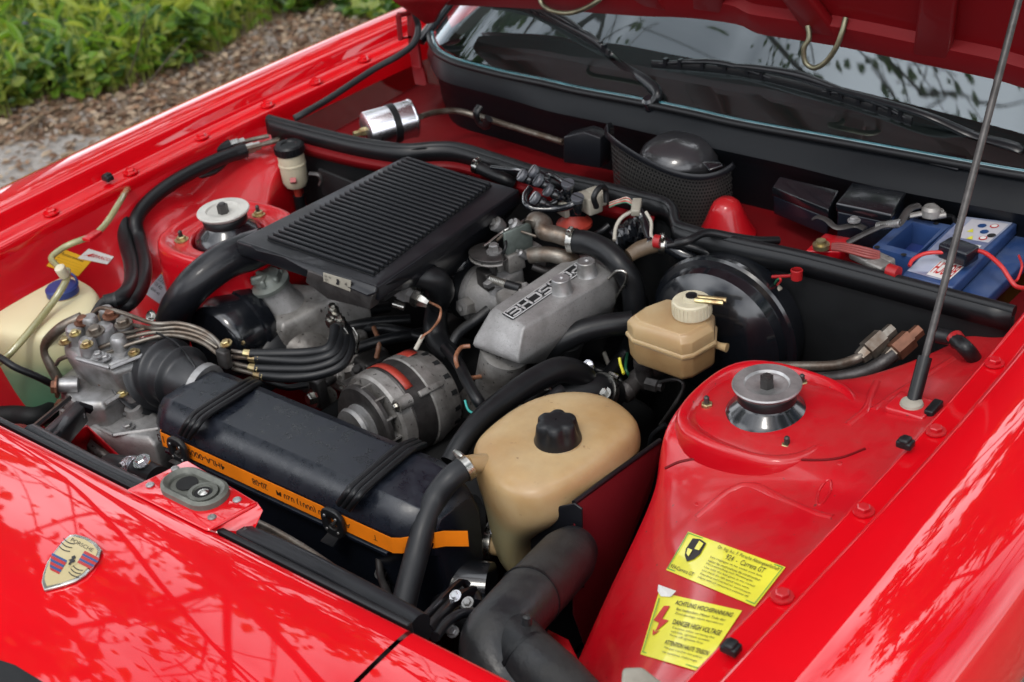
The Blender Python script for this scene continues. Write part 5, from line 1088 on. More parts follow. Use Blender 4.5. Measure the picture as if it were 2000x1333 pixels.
prism('lever_plate', [P(822, 1232, -.07), P(880, 1170, -.12), P(900, 1185, -.125), P(850, 1240, -.08)], (0, 0, -.004), blackp, lk, bevel=.001)
tube('curved_guard', [P(850, 1245, -.075), P(875, 1215, -.09), P(905, 1198, -.10), P(935, 1200, -.11)], .006, blackp, lk, seg=8)
for a, b in ((890, 1165), (914, 1178), (885, 1235)): hexbolt('bolt', P(a, b, -.11), (0, -.5, 1), .0048, chrome if a == 890 else alub, lk)
lathe('side_bolt', P(930, 1010, -.20), (-.5, -1, .3), [(0, .03), (.02, .03), (.03, .02)], bayblack, eb, 20)
# --- round reservoir by the bulkhead
pr_ = thing('fluid_reservoir', 'small round translucent fluid reservoir with black cap by the far bulkhead', 'reservoir', P(577, 375, -.10))
pc = P(577, 352, -.085); 
lathe('body', pc, (0, 0, 1), [(-.015, .008), (-.01, .018), (0, .0225), (.030, .0235), (.031, .0245), (.034, .0245), (.035, .0235), (.052, .0235)], capm, pr_, 32)
lathe('cap', pc + Vector((0, 0, .053)), (0, 0, 1), [(0, .0255), (.002, .026), (.014, .026), (.017, .023), (.017, .014), (.015, .012), (.015, 0)], rubber, pr_, 36)
for k in range(24):
    a = k * 2 * math.pi / 24; d = Vector((math.cos(a), math.sin(a), 0)); box('grip', pc + d * .026 + Vector((0, 0, .061)), (.003, .002, .012), rubber, pr_, ax=d, bevel=0)
tube('arrow_mark', [pc + Vector((.012, -.0215, .010)), pc + Vector((.02, -.015, .010))], .006, redplastic, pr_, seg=4, n=1)
lathe('outlet', pc + Vector((.0, 0, -.014)), (0, 0, -1), [(0, .007), (.02, .007)], redlabel, pr_, 12); tube('hose', [pc + Vector((0, 0, -.03)), pc + Vector((0, .0, -.08))], .010, rubber, pr_, seg=14, n=2)
tube('bracket', [P(605, 340, -.05), P(622, 342, -.05), P(628, 352, -.06), P(625, 362, -.07)], .004, darkmetal, pr_, seg=6)
# --- fuel filter on the far side of the plenum
ff = thing('fuel_filter', 'shiny metal canister strapped with a black band behind the bulkhead', 'fuel filter', P(755, 270, -.05))
fa, fb = P(716, 256, .0), P(806, 231, .0); fdv = (fb - fa); fl_ = fdv.length; fdv.normalize()
R_ = .033
lathe('canister', fa, fdv, [(-.004, .010), (-.003, .026), (.0, R_ - .001), (.002, R_), (fl_ - .004, R_), (fl_ - .002, R_ + .0015), (fl_, R_ + .001), (fl_ + .003, R_ - .004), (fl_ + .004, .01)], chrome, ff, 48)
lathe('strap', fa + fdv * fl_ * .50, fdv, [(0, R_ + .0005), (0, R_ + .002), (.012, R_ + .002), (.012, R_ + .0005)], rubber, ff, 40)
lathe('banjo', fa - fdv * .004, -fdv, [(0, .008), (.008, .008), (.009, .0055), (.02, .0055)], zinc, ff, 6)
box('strap_clip', fa + fdv * fl_ * .55 + Vector((.01, -.030, -.005)), (.01, .012, .03), rubber, ff, bevel=.002)
fin(tube('fuel_hose', [P(822, 228, .0), P(850, 220, -.01), P(890, 217, -.02), P(925, 225, -.03), P(950, 232, -.03), P(985, 243, -.03), P(1100, 278, -.03)], [.0055, .0055, .0055, .006, .006, .0055, .0055], pipem, seg=8), 'thin dark pipe leading from the metal canister across the plenum', 'pipe')
pc2 = thing('pipe_clip', 'black rubber clip holding the thin pipe on the plenum wall', 'clip', P(940, 240, -.03))
tube('clip_loop', [P(938, 208, .0), P(930, 222, -.01), P(936, 240, -.03), P(948, 246, -.03), P(955, 232, -.01)], .0085, rubber, pc2, seg=10, flat=.6)
# --- heater blower with perforated guard
bw = thing('heater_blower', 'black perforated guard round the heater fan in the plenum', 'blower', P(1280, 340, -.07))
bc_ = V(.0, 1.80, -.05)
a0, a1 = math.radians(188), math.radians(352)
cL, cRr = PY(1172, 275, 1.73), PY(1402, 320, 1.73)
bcx = (cL.x + cRr.x) / 2; brd = (cRr.x - cL.x) / 2 * 1.0
def bpt(a, h, r=None): r = r or brd; return V(bcx + r * math.cos(a), 1.78 + r * .75 * math.sin(a), h)
def wav(a): return .018 * math.sin((a - a0) * 2.0) + (.012 if a < a0 + .4 else 0)
angs = np.linspace(a0, a1, 64)
V_, F_ = [], []; NA, NH = 56, 15
for i in range(NA):
    for j in range(NH):
        aa0, aa1 = a0 + (a1 - a0) * i / NA, a0 + (a1 - a0) * (i + 1) / NA; am = (aa0 + aa1) / 2; ht = .020 + wav(am)
        h0, h1 = -.085 + (ht + .085) * j / NH, -.085 + (ht + .085) * (j + 1) / NH; off = (aa1 - aa0) * .5 * (j % 2)
        q = [bpt(aa0 + off, h0), bpt(aa1 + off, h0), bpt(aa1 + off, h1), bpt(aa0 + off, h1)]; c_ = sum(q, Vector()) / 4
        b0 = len(V_); V_ += q + [c_ + (x - c_) * .6 for x in q]; F_ += [(b0 + k, b0 + (k + 1) % 4, b0 + 4 + (k + 1) % 4, b0 + 4 + k) for k in range(4)]
g_ = mk('perforated_guard', V_, F_, meshm, bw, smooth=False); fin(g_, kind='stuff')
sheet('guard_rim', [[bpt(a, .020 + wav(a)) for a in angs], [bpt(a, .028 + wav(a), brd * 1.04) for a in angs], [bpt(a, .020 + wav(a), brd * 1.09) for a in angs]], blackp, bw, solid=.002)
sheet('inner_drum', [[bpt(a, .01, brd * .9) for a in angs], [bpt(a, -.085, brd * .9) for a in angs]], bayblack, bw)
lathe('fan_motor', bpt(math.radians(270), -.06, .02) + Vector((0, .02, 0)), (0, 0, 1), [(0, .065), (.055, .064), (.072, .055), (.084, .038), (.088, .0)], M('motor_black', (.03, .03, .033), .28, coat=.5), bw, 40)
prism('left_shield', [PY(1100, 268, 1.74), PY(1140, 258, 1.74), PY(1172, 270, 1.74), PY(1172, 330, 1.74), PY(1100, 318, 1.74)], (0, .03, 0), blackp, bw, bevel=.002)
prism('rear_shield', [PY(1232, 225, 1.86), PY(1300, 238, 1.86), PY(1372, 250, 1.86), PY(1380, 285, 1.86), PY(1400, 296, 1.86), PY(1400, 330, 1.86), PY(1230, 290, 1.86)], (0, .004, 0), blackp, bw, bevel=.001)
prism('rim_tab', [P(1372, 316, .02), P(1402, 312, .02), P(1412, 322, .02), P(1385, 332, .015)], (0, 0, -.004), blackgloss, bw, bevel=.001)
# red dome and battery tray in the plenum
fin(lathe('blower_cone', P(1420, 455, -.085), (0, 0, 1), [(0, .045), (.02, .034), (.042, .025), (.052, .020), (.058, .012), (.060, 0)], paint_bay, None, 36), 'smooth red domed pressing standing right of the perforated guard', 'cover')
# --- relay covers
def cover(top_, depth, name, label):
    t = thing(name, label, 'cover', top_[3]); c_ = sum(top_, Vector()) / 4
    loft('lid', [[q + Vector((0, 0, -.014)) for q in top_], [q + Vector((0, 0, -.003)) for q in top_], [q.lerp(c_, .03) for q in top_]], blackgloss, t, bevel=.002, seg=3)
    prism('case', [q.lerp(c_, .05) + Vector((0, 0, -.015)) for q in top_], (0, 0, -depth), boxplastic, t, bevel=.002); return t
cover([P(1522, 344, .0), P(1640, 372, .005), P(1618, 410, -.005), P(1507, 366, -.015)], .03, 'relay_cover', 'low glossy black cover, the left of two by the battery')
cover([P(1665, 355, .02), P(1770, 374, .02), P(1742, 420, .012), P(1632, 396, .012)], .05, 'relay_cover', 'square shiny black box between the low cover and the battery')
hb_ = thing('battery_clamp', 'bent metal battery clamp strip in front of the black box', 'clamp', P(1660, 440, -.01))
tube('clamp_strip', [P(1588, 428, .0), P(1598, 424, .005), P(1615, 430, .005), P(1635, 445, .0), P(1670, 440, .0), P(1690, 447, .0)], .005, darkmetal, hb_, seg=6, flat=.4)
hexbolt('bolt', P(1668, 432, .005), (0, 0, 1), .006, alub, hb_)
prism('red_tray', [P(1612, 455, -.02), P(1665, 465, -.02), P(1640, 492, -.02), P(1572, 490, -.02)], (0, 0, -.02), paint_bay, car, bevel=.002)
lathe('tray_nut', P(1604, 484, -.015), (0, 0, 1), [(0, .012), (.006, .012), (.007, .007), (.012, .007)], zinc, car, 16)
tube('braided_strap', [P(1655, 475, -.01), P(1680, 462, -.0), P(1705, 450, .01), P(1730, 440, .02), P(1755, 438, .02), P(1775, 410, .03), P(1795, 402, .03)], .006, darkmetal, hb_, seg=8, flat=.6)
coil = [P(1712, 446, .012).lerp(P(1757, 440, .022), t) + Vector((0, math.cos(t * 80) * .005, math.sin(t * 80) * .005 + .003)) for t in np.linspace(0, 1, 100)]
tube('coil', coil, .0014, alub, hb_, seg=5, n=1)
# --- battery
bat = thing('battery', 'blue battery with printed label, its terminals cabled, behind the bulkhead', 'battery', P(1860, 560, -.12))
bq = [(1765, 533), (1860, 560), (1986, 432), (1872, 425)]   # near-left, near-right, far-right, far-left
BT = [P(a, b, -.012) for a, b in ((1762, 536), (1862, 562), (1988, 434), (1874, 420))]
prism('case_top', BT, (0, 0, -.02), bluecase, bat, bevel=.003)
BC_ = [P(1868, 566, -.035), P(1920, 590, -.035), P(2040, 475, -.035), P(1985, 440, -.035)]
prism('case_ledge', BC_, (0, 0, -.02), bluecase, bat, bevel=.003)
prism('case_side', [BC_[1] + Vector((-.006, 0, -.02)), BC_[0] + Vector((-.09, 0, -.02)), BC_[3] + Vector((-.09, 0, -.02)), BC_[2] + Vector((-.006, 0, -.02))], (0, 0, -.10), M('battery_black', (.02, .02, -.012), .4, dust=(.4, (.2, .2, .2), 30)), bat, bevel=.002)
o_, i_ = [(1706, 484), (1768, 530), (1858, 440), (1772, 424)], [(1732, 486), (1796, 501), (1840, 444), (1780, 436)]
o_ = [(1706, 484), (1766, 510), (1857, 441), (1772, 424)]; i_ = [(1733, 482), (1793, 497), (1838, 447), (1781, 434)]
o_ = [(1705, 482), (1782, 504), (1857, 440), (1771, 424)]; i_ = [(1731, 478), (1792, 494), (1838, 447), (1783, 434)]
hO = [P(a, b, -.012) for a, b in o_]; hI = [P(a, b, -.012) for a, b in i_]
loft('handle_box', [[v + Vector((0, 0, -.035)) for v in hI], hI, hO, [v + Vector((0, 0, -.05)) for v in hO]], bluecase, bat, caps=False, bevel=.002)
prism('well_floor', [v + Vector((0, 0, -.034)) for v in hI], (0, 0, -.003), bluep, bat, bevel=0)
prism('box_skirt', [v + Vector((.002, .002, -.02)) for v in hO], (0, 0, -.08), bluep, bat, bevel=.002) if False else None
for a, b in ((1713, 483), (1772, 428), (1765, 498), (1828, 437)): lathe('post_hole', P(a, b, -.0114), (0, 0, 1), [(0, .004), (.0005, .004)], bpy.data.materials['void'], bat, 10)
bl = [tuple(P(a, b, -.0115)) for a, b in ((1772, 530), (1850, 552), (1978, 436), (1882, 424))]
lb_ = lambda o2: (lambda u, v: Vector(bil(bl, v, u)) + Vector((0, 0, o2)))   # u from the near end to the far end
# reads upside down from here: swap so that the text starts at the far end
def bmap(o2): return lambda u, v: Vector(bil([bl[2], bl[1], bl[0], bl[3]], u, 1 - v)) + Vector((0, 0, o2)) if False else Vector(bil([bl[3], bl[0], bl[1], bl[2]], u, v)) + Vector((0, 0, o2))
def quadp(nm, u0, v0, u1, v1, m, o2=.0006): 
    f = bmap(o2); return mk(nm, [f(u0, v0), f(u1, v0), f(u1, v1), f(u0, v1)], [(0, 1, 2, 3)], m, bat, smooth=False)
labg = M('label_foil', (.34, .37, .46), .3, coat=.6, var=(9, .5, (.13, .15, .25)))
quadp('label', 0, 0, 1, 1, labg); quadp('white_band', .72, .45, .98, 1.0, whitest, .0010); quadp('symbol_panel', .03, .2, .36, .96, M('label_grey', (.45, .44, .47), .4), .0010); quadp('white_square', .42, .55, .62, .9, whitest, .0010)
f2 = bmap(.0015)
# letters run across the battery
def across(u0, v0, u1, v1): return lambda a, b: f2(u1 - (u1 - u0) * b, v1 - (v1 - v0) * a) if False else f2(u0 + (u1 - u0) * b, v1 - (v1 - v0) * a)
print_on('maker_name', [('BOSCH', 0, 0, 1, 1, 1)], lambda a, b: f2(.76 + .16 * (a * 0 + 1 - 0) * 0 + .18 * (1 - b), .97 - .50 * a), inkr, bat)
print_on('label_text', [('S4  008', 0, 0, .6, .5), ('SILVER', 0, .6, .8, 1)], lambda a, b: f2(.60 + .10 * (1 - b), .45 - .35 * a), inkb, bat)
def disc(u, v, ru, rv_, n=14): return [(u + ru * math.cos(2 * math.pi * k / n), v + rv_ * math.sin(2 * math.pi * k / n)) for k in range(n)]
for k, (u, v, m_) in enumerate(((.10, .75, inkr), (.21, .68, enblue), (.25, .88, inkb), (.31, .78, inkr), (.12, .52, enblue))): print_on('warning_symbol', [disc(u, v, .035, .085)], f2, m_, bat)
for k, (u, v) in enumerate(((.22, .42), (.33, .55))): print_on('warning_triangle', [[(u - .03, v), (u + .03, v - .07), (u + .03, v + .07)]], bmap(.0017), yellowst, bat)
for (u, v) in ((.10, .75), (.31, .78)): print_on('symbol_field', [disc(u, v, .024, .06)], bmap(.002), whitest, bat)
fz = thing('fuse_holder', 'small black inline fuse box on a red wire lying on the battery', 'fuse holder', P(1875, 495, .005))
box('fuse_case', P(1872, 492, .008), (.045, .03, .022), boxplastic, fz, ax=(.2, 1, 0), bevel=.003)
tube('red_wire', [P(1776, 520, -.005), P(1784, 507, .000), P(1810, 495, .005), P(1852, 493, .008)], .0028, wirer, fz, seg=8); tube('red_wire', [P(1895, 487, .011), P(1925, 495, .011), P(1955, 520, .005), P(1972, 545, -.005), P(1985, 560, -.012), P(2010, 565, -.02)], .0032, wirer, fz, seg=8)
fin(tube('red_wire', [P(1990, 500, -.01), P(1996, 520, -.01), P(1988, 545, -.02), P(1982, 550, -.02)], .0018, wirer, seg=6), 'thin loose red wire at the right end of the battery', 'wire')
ng = thing('terminal_clamp', 'greyish battery terminal clamp at the far end of the blue well', 'terminal', P(1815, 425, -.002))
lathe('clamp_ring', P(1818, 420, .0), (0, 0, 1), [(0, .014), (.01, .013), (.014, .009), (.014, .0)], alud, ng, 24); tube('clamp_jaw', [P(1778, 422, -.002), P(1800, 418, .002), P(1815, 418, .003), P(1840, 412, .002)], .0055, alud, ng, seg=8, flat=.7); tube('clamp_jaw', [P(1818, 425, -.002), P(1848, 420, .002)], .0045, alud, ng, seg=8, n=1)
tube('cable', [P(1840, 422, -.002), P(1860, 425, -.01), P(1868, 440, -.015)], .004, rubber, ng, seg=8)
ps_ = thing('terminal_clamp', 'corroded terminal clamp with red leads just behind the bulkhead seal', 'terminal', P(1700, 510, .0))
for k in range(4): tube('lead', [P(1626, 478 + k * 3, .0), P(1650, 478 + k * 4, .01), P(1690, 486 + k * 5, .01), P(1718, 494 + k * 4, .005)], .0026, M('old_red_wire', (.2, .035, .03), .45) if k == 0 else bpy.data.materials['old_red_wire'], ps_, seg=7)
for (a, b, sx, sy, sz) in ((1690, 508, .05, .014, .012), (1715, 518, .03, .02, .012), (1728, 508, .03, .012, .012)): box('clamp_body', P(a, b, .0), (sx, sy, sz), alud, ps_, ax=(.3, 1, .1), bevel=.003)
tube('red_boot', [P(1735, 527, .005), P(1755, 534, .005)], .009, redplastic, ps_, seg=12, n=1)
hose([(1320, 476, .005), (1345, 470, .01), (1380, 455, .01), (1430, 463, .0), (1480, 470, -.01), (1520, 470, -.02)], .006, 'dark cable just behind the jog in the bulkhead seal', name='cable', cat='cable')
# --- right bulkhead: unions, connector, harness
for k, (a, b, c_, d, lab, m_) in enumerate(((1692, 688, 1735, 650, 'grey hexagonal pipe union on the near side of the bulkhead', pipem), (1745, 690, 1788, 652, 'coppery hexagonal pipe union next to the bonnet stay', M('copper_union', (.20, .09, .055), .5, metal=.6, var=(50, .5))))):
    t = thing('pipe_union', lab, 'pipe union', P(a, b, -.08), 'oil cooler unions on the bulkhead'); p0, p1 = P(a, b, -.07), P(c_, d, -.055); d_ = (p1 - p0); L_ = d_.length; d_.normalize()
    lathe('hex_body', p0, d_, [(0, .011), (.002, .0145), (L_ * .75, .0145), (L_ * .78, .009), (L_ * 1.2, .009)], m_, t, 6); lathe('collar', p0 - d_ * .012, d_, [(0, .010), (.012, .0115)], pipem, t, 6)
hose([(1692, 690, -.07), (1668, 703, -.075), (1630, 714, -.09), (1570, 716, -.10), (1500, 716, -.11)], .0068, 'upper dark oil pipe running left from the grey union', pipem, name='oil_pipe', cat='pipe')
hose([(1745, 692, -.07), (1722, 710, -.078), (1690, 727, -.09), (1640, 738, -.10), (1590, 742, -.11)], .0095, 'lower dark oil pipe running left from the coppery union', darkmetal, name='oil_pipe', cat='pipe')
yb_ = 1.575
hose([(1265, 478, -.03), (1300, 478, -.03), (1335, 497, -.04), (1400, 527, -.06), (1450, 545, -.07), (1500, 562, -.085)], .0115, 'thick black loom running along the bulkhead above the servo', blackgloss, name='wiring_loom', cat='cable')
hose([(1302, 480, -.02), (1330, 478, -.02), (1365, 487, -.025), (1402, 503, -.035)], .005, 'thin black cable above the thick loom', name='cable', cat='cable')
hose([(1228, 500, -.04), (1250, 487, -.035), (1280, 478, -.03), (1300, 478, -.03)], [.010, .012, .012, .012], 'brown taped loom sleeve entering the thick black loom', M('brown_tape', (.13, .09, .055), .5, var=(30, .4), bump=(90, .4)), name='wiring_loom', cat='cable', ends=(.93,))
cn = thing('electrical_connector', 'pale grey plug hanging from red and green wires on the bulkhead', 'connector', P(1503, 600, -.11))
box('plug', PY(1505, 580, yb_ - .01), (.018, .014, .045), ivory, cn, up=(.45, 0, 1), bevel=.003)
tube('wire', [PY(1518, 557, yb_ - .01), PY(1525, 548, yb_ - .015), PY(1520, 540, yb_ - .015), PY(1508, 540, yb_ - .015)], .0016, wirer, cn, seg=6); tube('wire', [PY(1512, 558, yb_ - .01), PY(1520, 545, yb_ - .015), PY(1545, 536, yb_ - .01)], .0016, wireg, cn, seg=6)
tube('red_sleeve', [PY(1508, 541, yb_ - .016), PY(1545, 539, yb_ - .012)], .0025, redplastic, cn, seg=6, n=1)
lathe('red_clip', PY(1556, 545, yb_ - .01), (0, 0, 1), [(0, .008), (.014, .0085), (.015, .0068), (.0, .0068)], redplastic, cn, 18)
hose([(1490, 545, -.06), (1505, 527, -.05), (1530, 525, -.05), (1560, 530, -.05), (1580, 545, -.06), (1592, 570, -.08), (1585, 600, -.11), (1560, 630, -.13), (1532, 670, -.16)], .0045, 'thin black cable looping round the red clip and down', name='cable', cat='cable')
rc = thing('cable_clip', 'red clip on a black cable at the near rear corner of the bay', 'clip', P(1870, 668, -.03))
tube('cable', [P(1830, 655, -.03), P(1860, 662, -.03), P(1885, 680, -.025), P(1903, 703, -.05), P(1915, 735, -.10)], .010, rubber, rc, seg=12); lathe('red_clip', P(1868, 664, -.028), (.6, -.5, -.1), [(-.005, .0112), (.005, .0112)], redplastic, rc, 16)
# --- distributor, leads and connectors at the back of the engine
dg_ = thing('ignition_distributor', 'ignition distributor with reddish base behind the manifold', 'distributor', P(1125, 430, -.08))
lathe('base_flange', P(1122, 440, -.05), (0, 0, 1), [(0, .028), (.005, .028), (.008, .022), (.02, .012)], redlabel, dg_, 28); lathe('body', P(1122, 425, -.04), (0, 0, 1), [(0, .018), (.03, .018), (.034, .012)], blackgloss, dg_, 24)
for (a, b, h, s) in ((1105, 405, -.02, .03), (1152, 395, -.01, .036), (1165, 385, -.005, .03)): box('white_plug', P(a, b, h), (s, s * .7, s * .8), ivory, dg_, ax=(.4, 1, 0), bevel=.003)
plugs = [(1020, 343, .03), (1042, 335, .035), (1051, 353, .028), (1045, 387, .01), (1070, 372, .015), (1109, 360, .02), (1128, 388, .01)]
for k, (a, b, h) in enumerate(plugs):
    dx = Vector((-.5, -.5, .6)) if k < 5 else Vector((.2, -.2, 1)); q = P(a, b, h)
    t = thing('plug_cap', ['leftmost slotted black cap by the cooler corner', 'topmost slotted cap of the cluster by the cooler corner', 'slotted cap right of the leftmost one', 'lowest slotted cap of the cluster', 'slotted cap right of the lowest one', 'ribbed black cap standing on the far looped lead', 'glossy ribbed cap beside the white plugs'][k], 'cap', q, 'black caps and boots at the cooler corner')
    lathe('boot', q - dx.normalized() * .03, dx, [(0, .005), (.006, .007), (.012, .0065), (.014, .008), (.02, .008), (.022, .007), (.028, .0085)], blackgloss, t, 18)
    lathe('slotted_head', q, dx, [(-.004, .0095), (.002, .0105), (.004, .0095), (.004, 0)], M('cap_grey', (.06, .065, .075), .35, coat=.4) if k == 0 else bpy.data.materials['cap_grey'], t, 20)
    _, u2, s2 = frame(dx); box('slot', q + dx.normalized() * .0042, (.0015, .019, .001), bayblack, t, ax=u2, up=dx, bevel=0)
lg_ = 'ignition leads behind the cooler corner'
hose([(1036, 368, .0), (1026, 383, -.005), (1028, 400, -.005), (1050, 409, -.01), (1090, 408, -.01), (1115, 402, .0), (1127, 390, .005)], .0055, 'black lead looping low in front of the white plugs', blackgloss, group=lg_, name='ignition_lead', cat='lead')
hose([(1052, 340, .015), (1075, 342, .01), (1095, 352, .01), (1107, 366, .01), (1100, 378, .0), (1085, 395, -.01), (1062, 410, -.02)], .005, 'black lead arching from the topmost cap down to the ribbed cap', blackgloss, group=lg_, name='ignition_lead', cat='lead')
hose([(960, 327, .0), (990, 331, .005), (1010, 333, .01), (1028, 338, .02)], .004, 'thin black lead running left under the bulkhead seal', blackgloss, group=lg_, name='ignition_lead', cat='lead')
hose([(1165, 405, .0), (1160, 385, .02), (1172, 366, .03), (1182, 370, .02), (1184, 395, .0)], .0045, 'small upright cable loop beside the white plugs', rubber, group=lg_, name='ignition_lead', cat='lead')
hose([(930, 325, -.01), (950, 335, -.015), (985, 350, -.02), (1000, 360, -.03)], .0105, 'black hose end with copper ring behind the cooler', rubber, ends=(.05,))
wl = ((wirer, 0), (wireg, 2), (wirew, 4), (wireo, 6), (wirer, 8), (wireg, 10), (wirew, -2))
for k, (m_, o2) in enumerate(wl):
    fin(tube('wire', [P(1190, 398 + o2 * .7, -.005), P(1208, 392 + o2 * .6, .0), P(1225, 388 + o2 * .8, .0), P(1238, 400 + o2 * .5, -.005), P(1245, 412 + o2 * .3, -.01)], .0014, m_, seg=5), ['topmost red wire', 'upper green wire', 'upper white wire', 'copper coloured wire', 'lower red wire', 'lowest green wire', 'white wire above the rest'][k] + ' in the fan leaving the white plugs', 'wire', 'coloured wires by the white plugs')
fin(box('harness_plug', P(1243, 405, -.005), (.014, .03, .012), ivory, None, ax=(.5, -1, -.3), bevel=.002), 'pale square plug at the end of the coloured wires', 'connector')
hose([(1245, 412, -.01), (1258, 430, -.02), (1265, 450, -.025), (1272, 472, -.03)], .008, 'grey loom dropping to the red ring by the bulkhead', blackgloss, name='wiring_loom', cat='cable')
hose([(1240, 410, -.02), (1215, 425, -.03), (1203, 445, -.04), (1200, 470, -.05)], .003, 'thin pale wire curving down behind the heater hose', wirew, name='wire', cat='wire')
hose([(1262, 415, -.01), (1272, 435, -.015), (1272, 460, -.02), (1280, 470, -.02)], .0025, 'white wire beside the grey loom', wirew, name='wire', cat='wire')
fin(lathe('red_ring', P(1285, 472, -.02), (1, .2, 0), [(-.005, .010), (.005, .010)], redplastic, None, 14), 'bright red ring where the loom enters its sleeve', 'clip')
cr_ = thing('crinkled_hose', 'crumpled shiny black foil sleeve behind the thick heater hose', 'sleeve', P(1230, 460, -.06))
cpts = [P(1200, 470, -.06), P(1215, 462, -.055), P(1232, 452, -.05), P(1250, 446, -.05), P(1262, 442, -.05)]
v_, f_ = tube_geo(cpts, .018, 14, 6)
v_ = [v + Vector((random.gauss(0, .0018), random.gauss(0, .0018), random.gauss(0, .0018))) for v in v_]; mk('sleeve', v_, f_, blackgloss, cr_, smooth=False)
# temperature sender with copper wire beside the alternator
sn = thing('temperature_sender', 'brass and steel sender with a copper wire hanging in front of the cooler', 'sender', P(800, 590, -.09))
s0, s1 = P(770, 562, -.06), P(832, 592, -.075); dv = (s1 - s0); 
lathe('sender_body', s0, dv, [(0, .012), (.012, .012), (.013, .014), (.026, .014), (.027, .012), (.034, .011)], alub, sn, 6); lathe('sender_nut', s0 + dv * .62, dv, [(0, .014), (.010, .014), (.011, .010), (.018, .009), (.026, .006)], steel, sn, 6)
lathe('thermo_boot', s0 + dv * -.25, dv, [(0, .012), (.01, .010), (.016, .012), (.02, .009)], rubber, sn, 16)
for o2 in (0, 4): tube('copper_wire', [P(838, 590, -.075), P(855, 598 + o2 * .3, -.06), P(861, 605, -.06), P(858 - o2 * .4, 625, -.07), P(842, 645, -.09), P(825, 658, -.10), P(812, 680, -.12)], .0016, wireo, sn, seg=6)
tube('pale_sleeve', [P(826, 656, -.10), P(812, 682, -.12)], .0035, wirew, sn, seg=8, n=1); tube('screw_end', [P(768, 593, -.08), P(790, 600, -.085)], .006, steel, sn, seg=10, n=1)
hose([(918, 676, -.12), (900, 680, -.12), (890, 700, -.12), (898, 725, -.14), (915, 738, -.15), (945, 735, -.16)], .0032, 'brown wire loop beside the manifold end', wireo, name='wire', cat='wire')
hose([(908, 782, -.15), (914, 800, -.16), (925, 808, -.165), (938, 810, -.17)], .0018, 'short teal wire right of the alternator', wiret, name='wire', cat='wire')
hose([(1210, 700, -.15), (1212, 712, -.155), (1218, 730, -.16)], .0022, 'yellow marked wire left of the brake cylinder', yellowst, name='wire', cat='wire')
# --- stickers on the inner wings
bpy.context.view_layer.update()
bR, bL = surfs([innR]), surfs([innL])
def onR(l, off=.0008): return [q for q in (hit(bR, a, b, off) for a, b in l) if q is not None]
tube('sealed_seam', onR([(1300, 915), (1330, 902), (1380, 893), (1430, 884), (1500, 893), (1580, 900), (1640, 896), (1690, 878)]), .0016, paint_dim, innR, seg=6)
tube('pressed_ridge', onR([(1705, 800), (1745, 772), (1800, 738), (1862, 700)], -.0045), .007, paint_bay, innR, seg=8)
tube('pressed_ridge', onR([(1655, 830), (1690, 800), (1702, 770), (1712, 745)], -.0045), .007, paint_bay, innR, seg=8)
tube('drain_pressing', onR([(1597, 985), (1598, 962), (1612, 942), (1622, 940), (1622, 958), (1608, 982)], .0), .0016, paint_bay, innR, seg=6, closed=True)
tube('pressed_ridge', onR([(1360, 1010), (1425, 958), (1470, 948), (1530, 975), (1590, 1000), (1625, 1010)], -.0055), .0075, paint_bay, innR, seg=8)
for a_, b_ in ((1420, 962), (1362, 985), (1640, 905)): lathe('weld_spot', (onR([(a_, b_)], 0) or [P(a_, b_, -.08)])[0], (0, 0, 1), [(0, .004), (.0006, .003)], paint_bay, innR, 10)

def sticker(name, bv, quad_, m, par, label=None, r=None, off=.0012):
    mp = lambda o2: (lambda u, v: hit(bv, *bil(quad_, u, v), o2) or P(*bil(quad_, u, v), -.08))
    n_ = 12; g = mp(off); vs = [[g(i / n_, j / n_) for i in range(n_ + 1)] for j in range(n_ + 1)]
    o = sheet(name, vs, m, par, solid=.0); 
    if label: o['label'] = label
    return o, mp(off + .0012)
# quads: lower-left, lower-right, upper-right, upper-left (as read)
s1_, m1 = sticker('sticker', bR, [(1302, 1115), (1475, 1187), (1535, 1110), (1345, 1040)], yellowst, innR, 'yellow paint code sticker')
it = [('Dr. Ing. h.c. F. Porsche Aktiengesellschaft', .34, .84, .97, .94), ('924  -  Carrera GT', .46, .70, .86, .82), ('924-Carrera GT', .03, .08, .28, .17)]
wds = ['Les reglages et les essais sont faits', 'selon les instructions du constructeur', 'Motoreinstellung nach Werksangabe', 'Use only the fuel given in the manual', 'and check the idle speed when warm', 'Zuendung und Leerlauf nur betriebswarm', 'adjust with all consumers switched off']
for k, t_ in enumerate(wds): it.append((t_, .33, .60 - k * .085, .33 + .012 * len(t_) + .1, .655 - k * .085))
print_on('sticker_print', it, m1, inkb, s1_)
fr_ = [[(.015, .03), (.985, .03), (.985, .05), (.015, .05)], [(.015, .95), (.985, .95), (.985, .97), (.015, .97)], [(.01, .03), (.018, .03), (.018, .97), (.01, .97)], [(.982, .03), (.99, .03), (.99, .97), (.982, .97)]]
print_on('sticker_border', [[(a + (c_ - a) * 0, b)] * 0 + f for f in [fr_[0], fr_[1], fr_[2], fr_[3]] for a, b, c_ in [(0, 0, 0)]], m1, inkg, s1_)
shd = [(.08, .88), (.15, .92), (.22, .88), (.225, .6), (.20, .45), (.15, .34), (.10, .45), (.075, .6)]
shs = print_on('printed_shield', [shd], m1, inkb, s1_)
m1b = lambda u, v: hit(bR, *bil([(1302, 1115), (1475, 1187), (1535, 1110), (1345, 1040)], u, v), .0034)
print_on('printed_shield_field', [[(.155, .87), (.205, .84), (.205, .66), (.155, .66)], [(.095, .62), (.145, .62), (.145, .45), (.11, .5)]], m1b, yellowst, s1_)
q2_ = [(1252, 1280), (1370, 1315), (1450, 1195), (1288, 1158)]
s2_, m2 = sticker('sticker', bR, q2_, yellowst, innR, 'yellow high voltage warning sticker with a peeling corner')
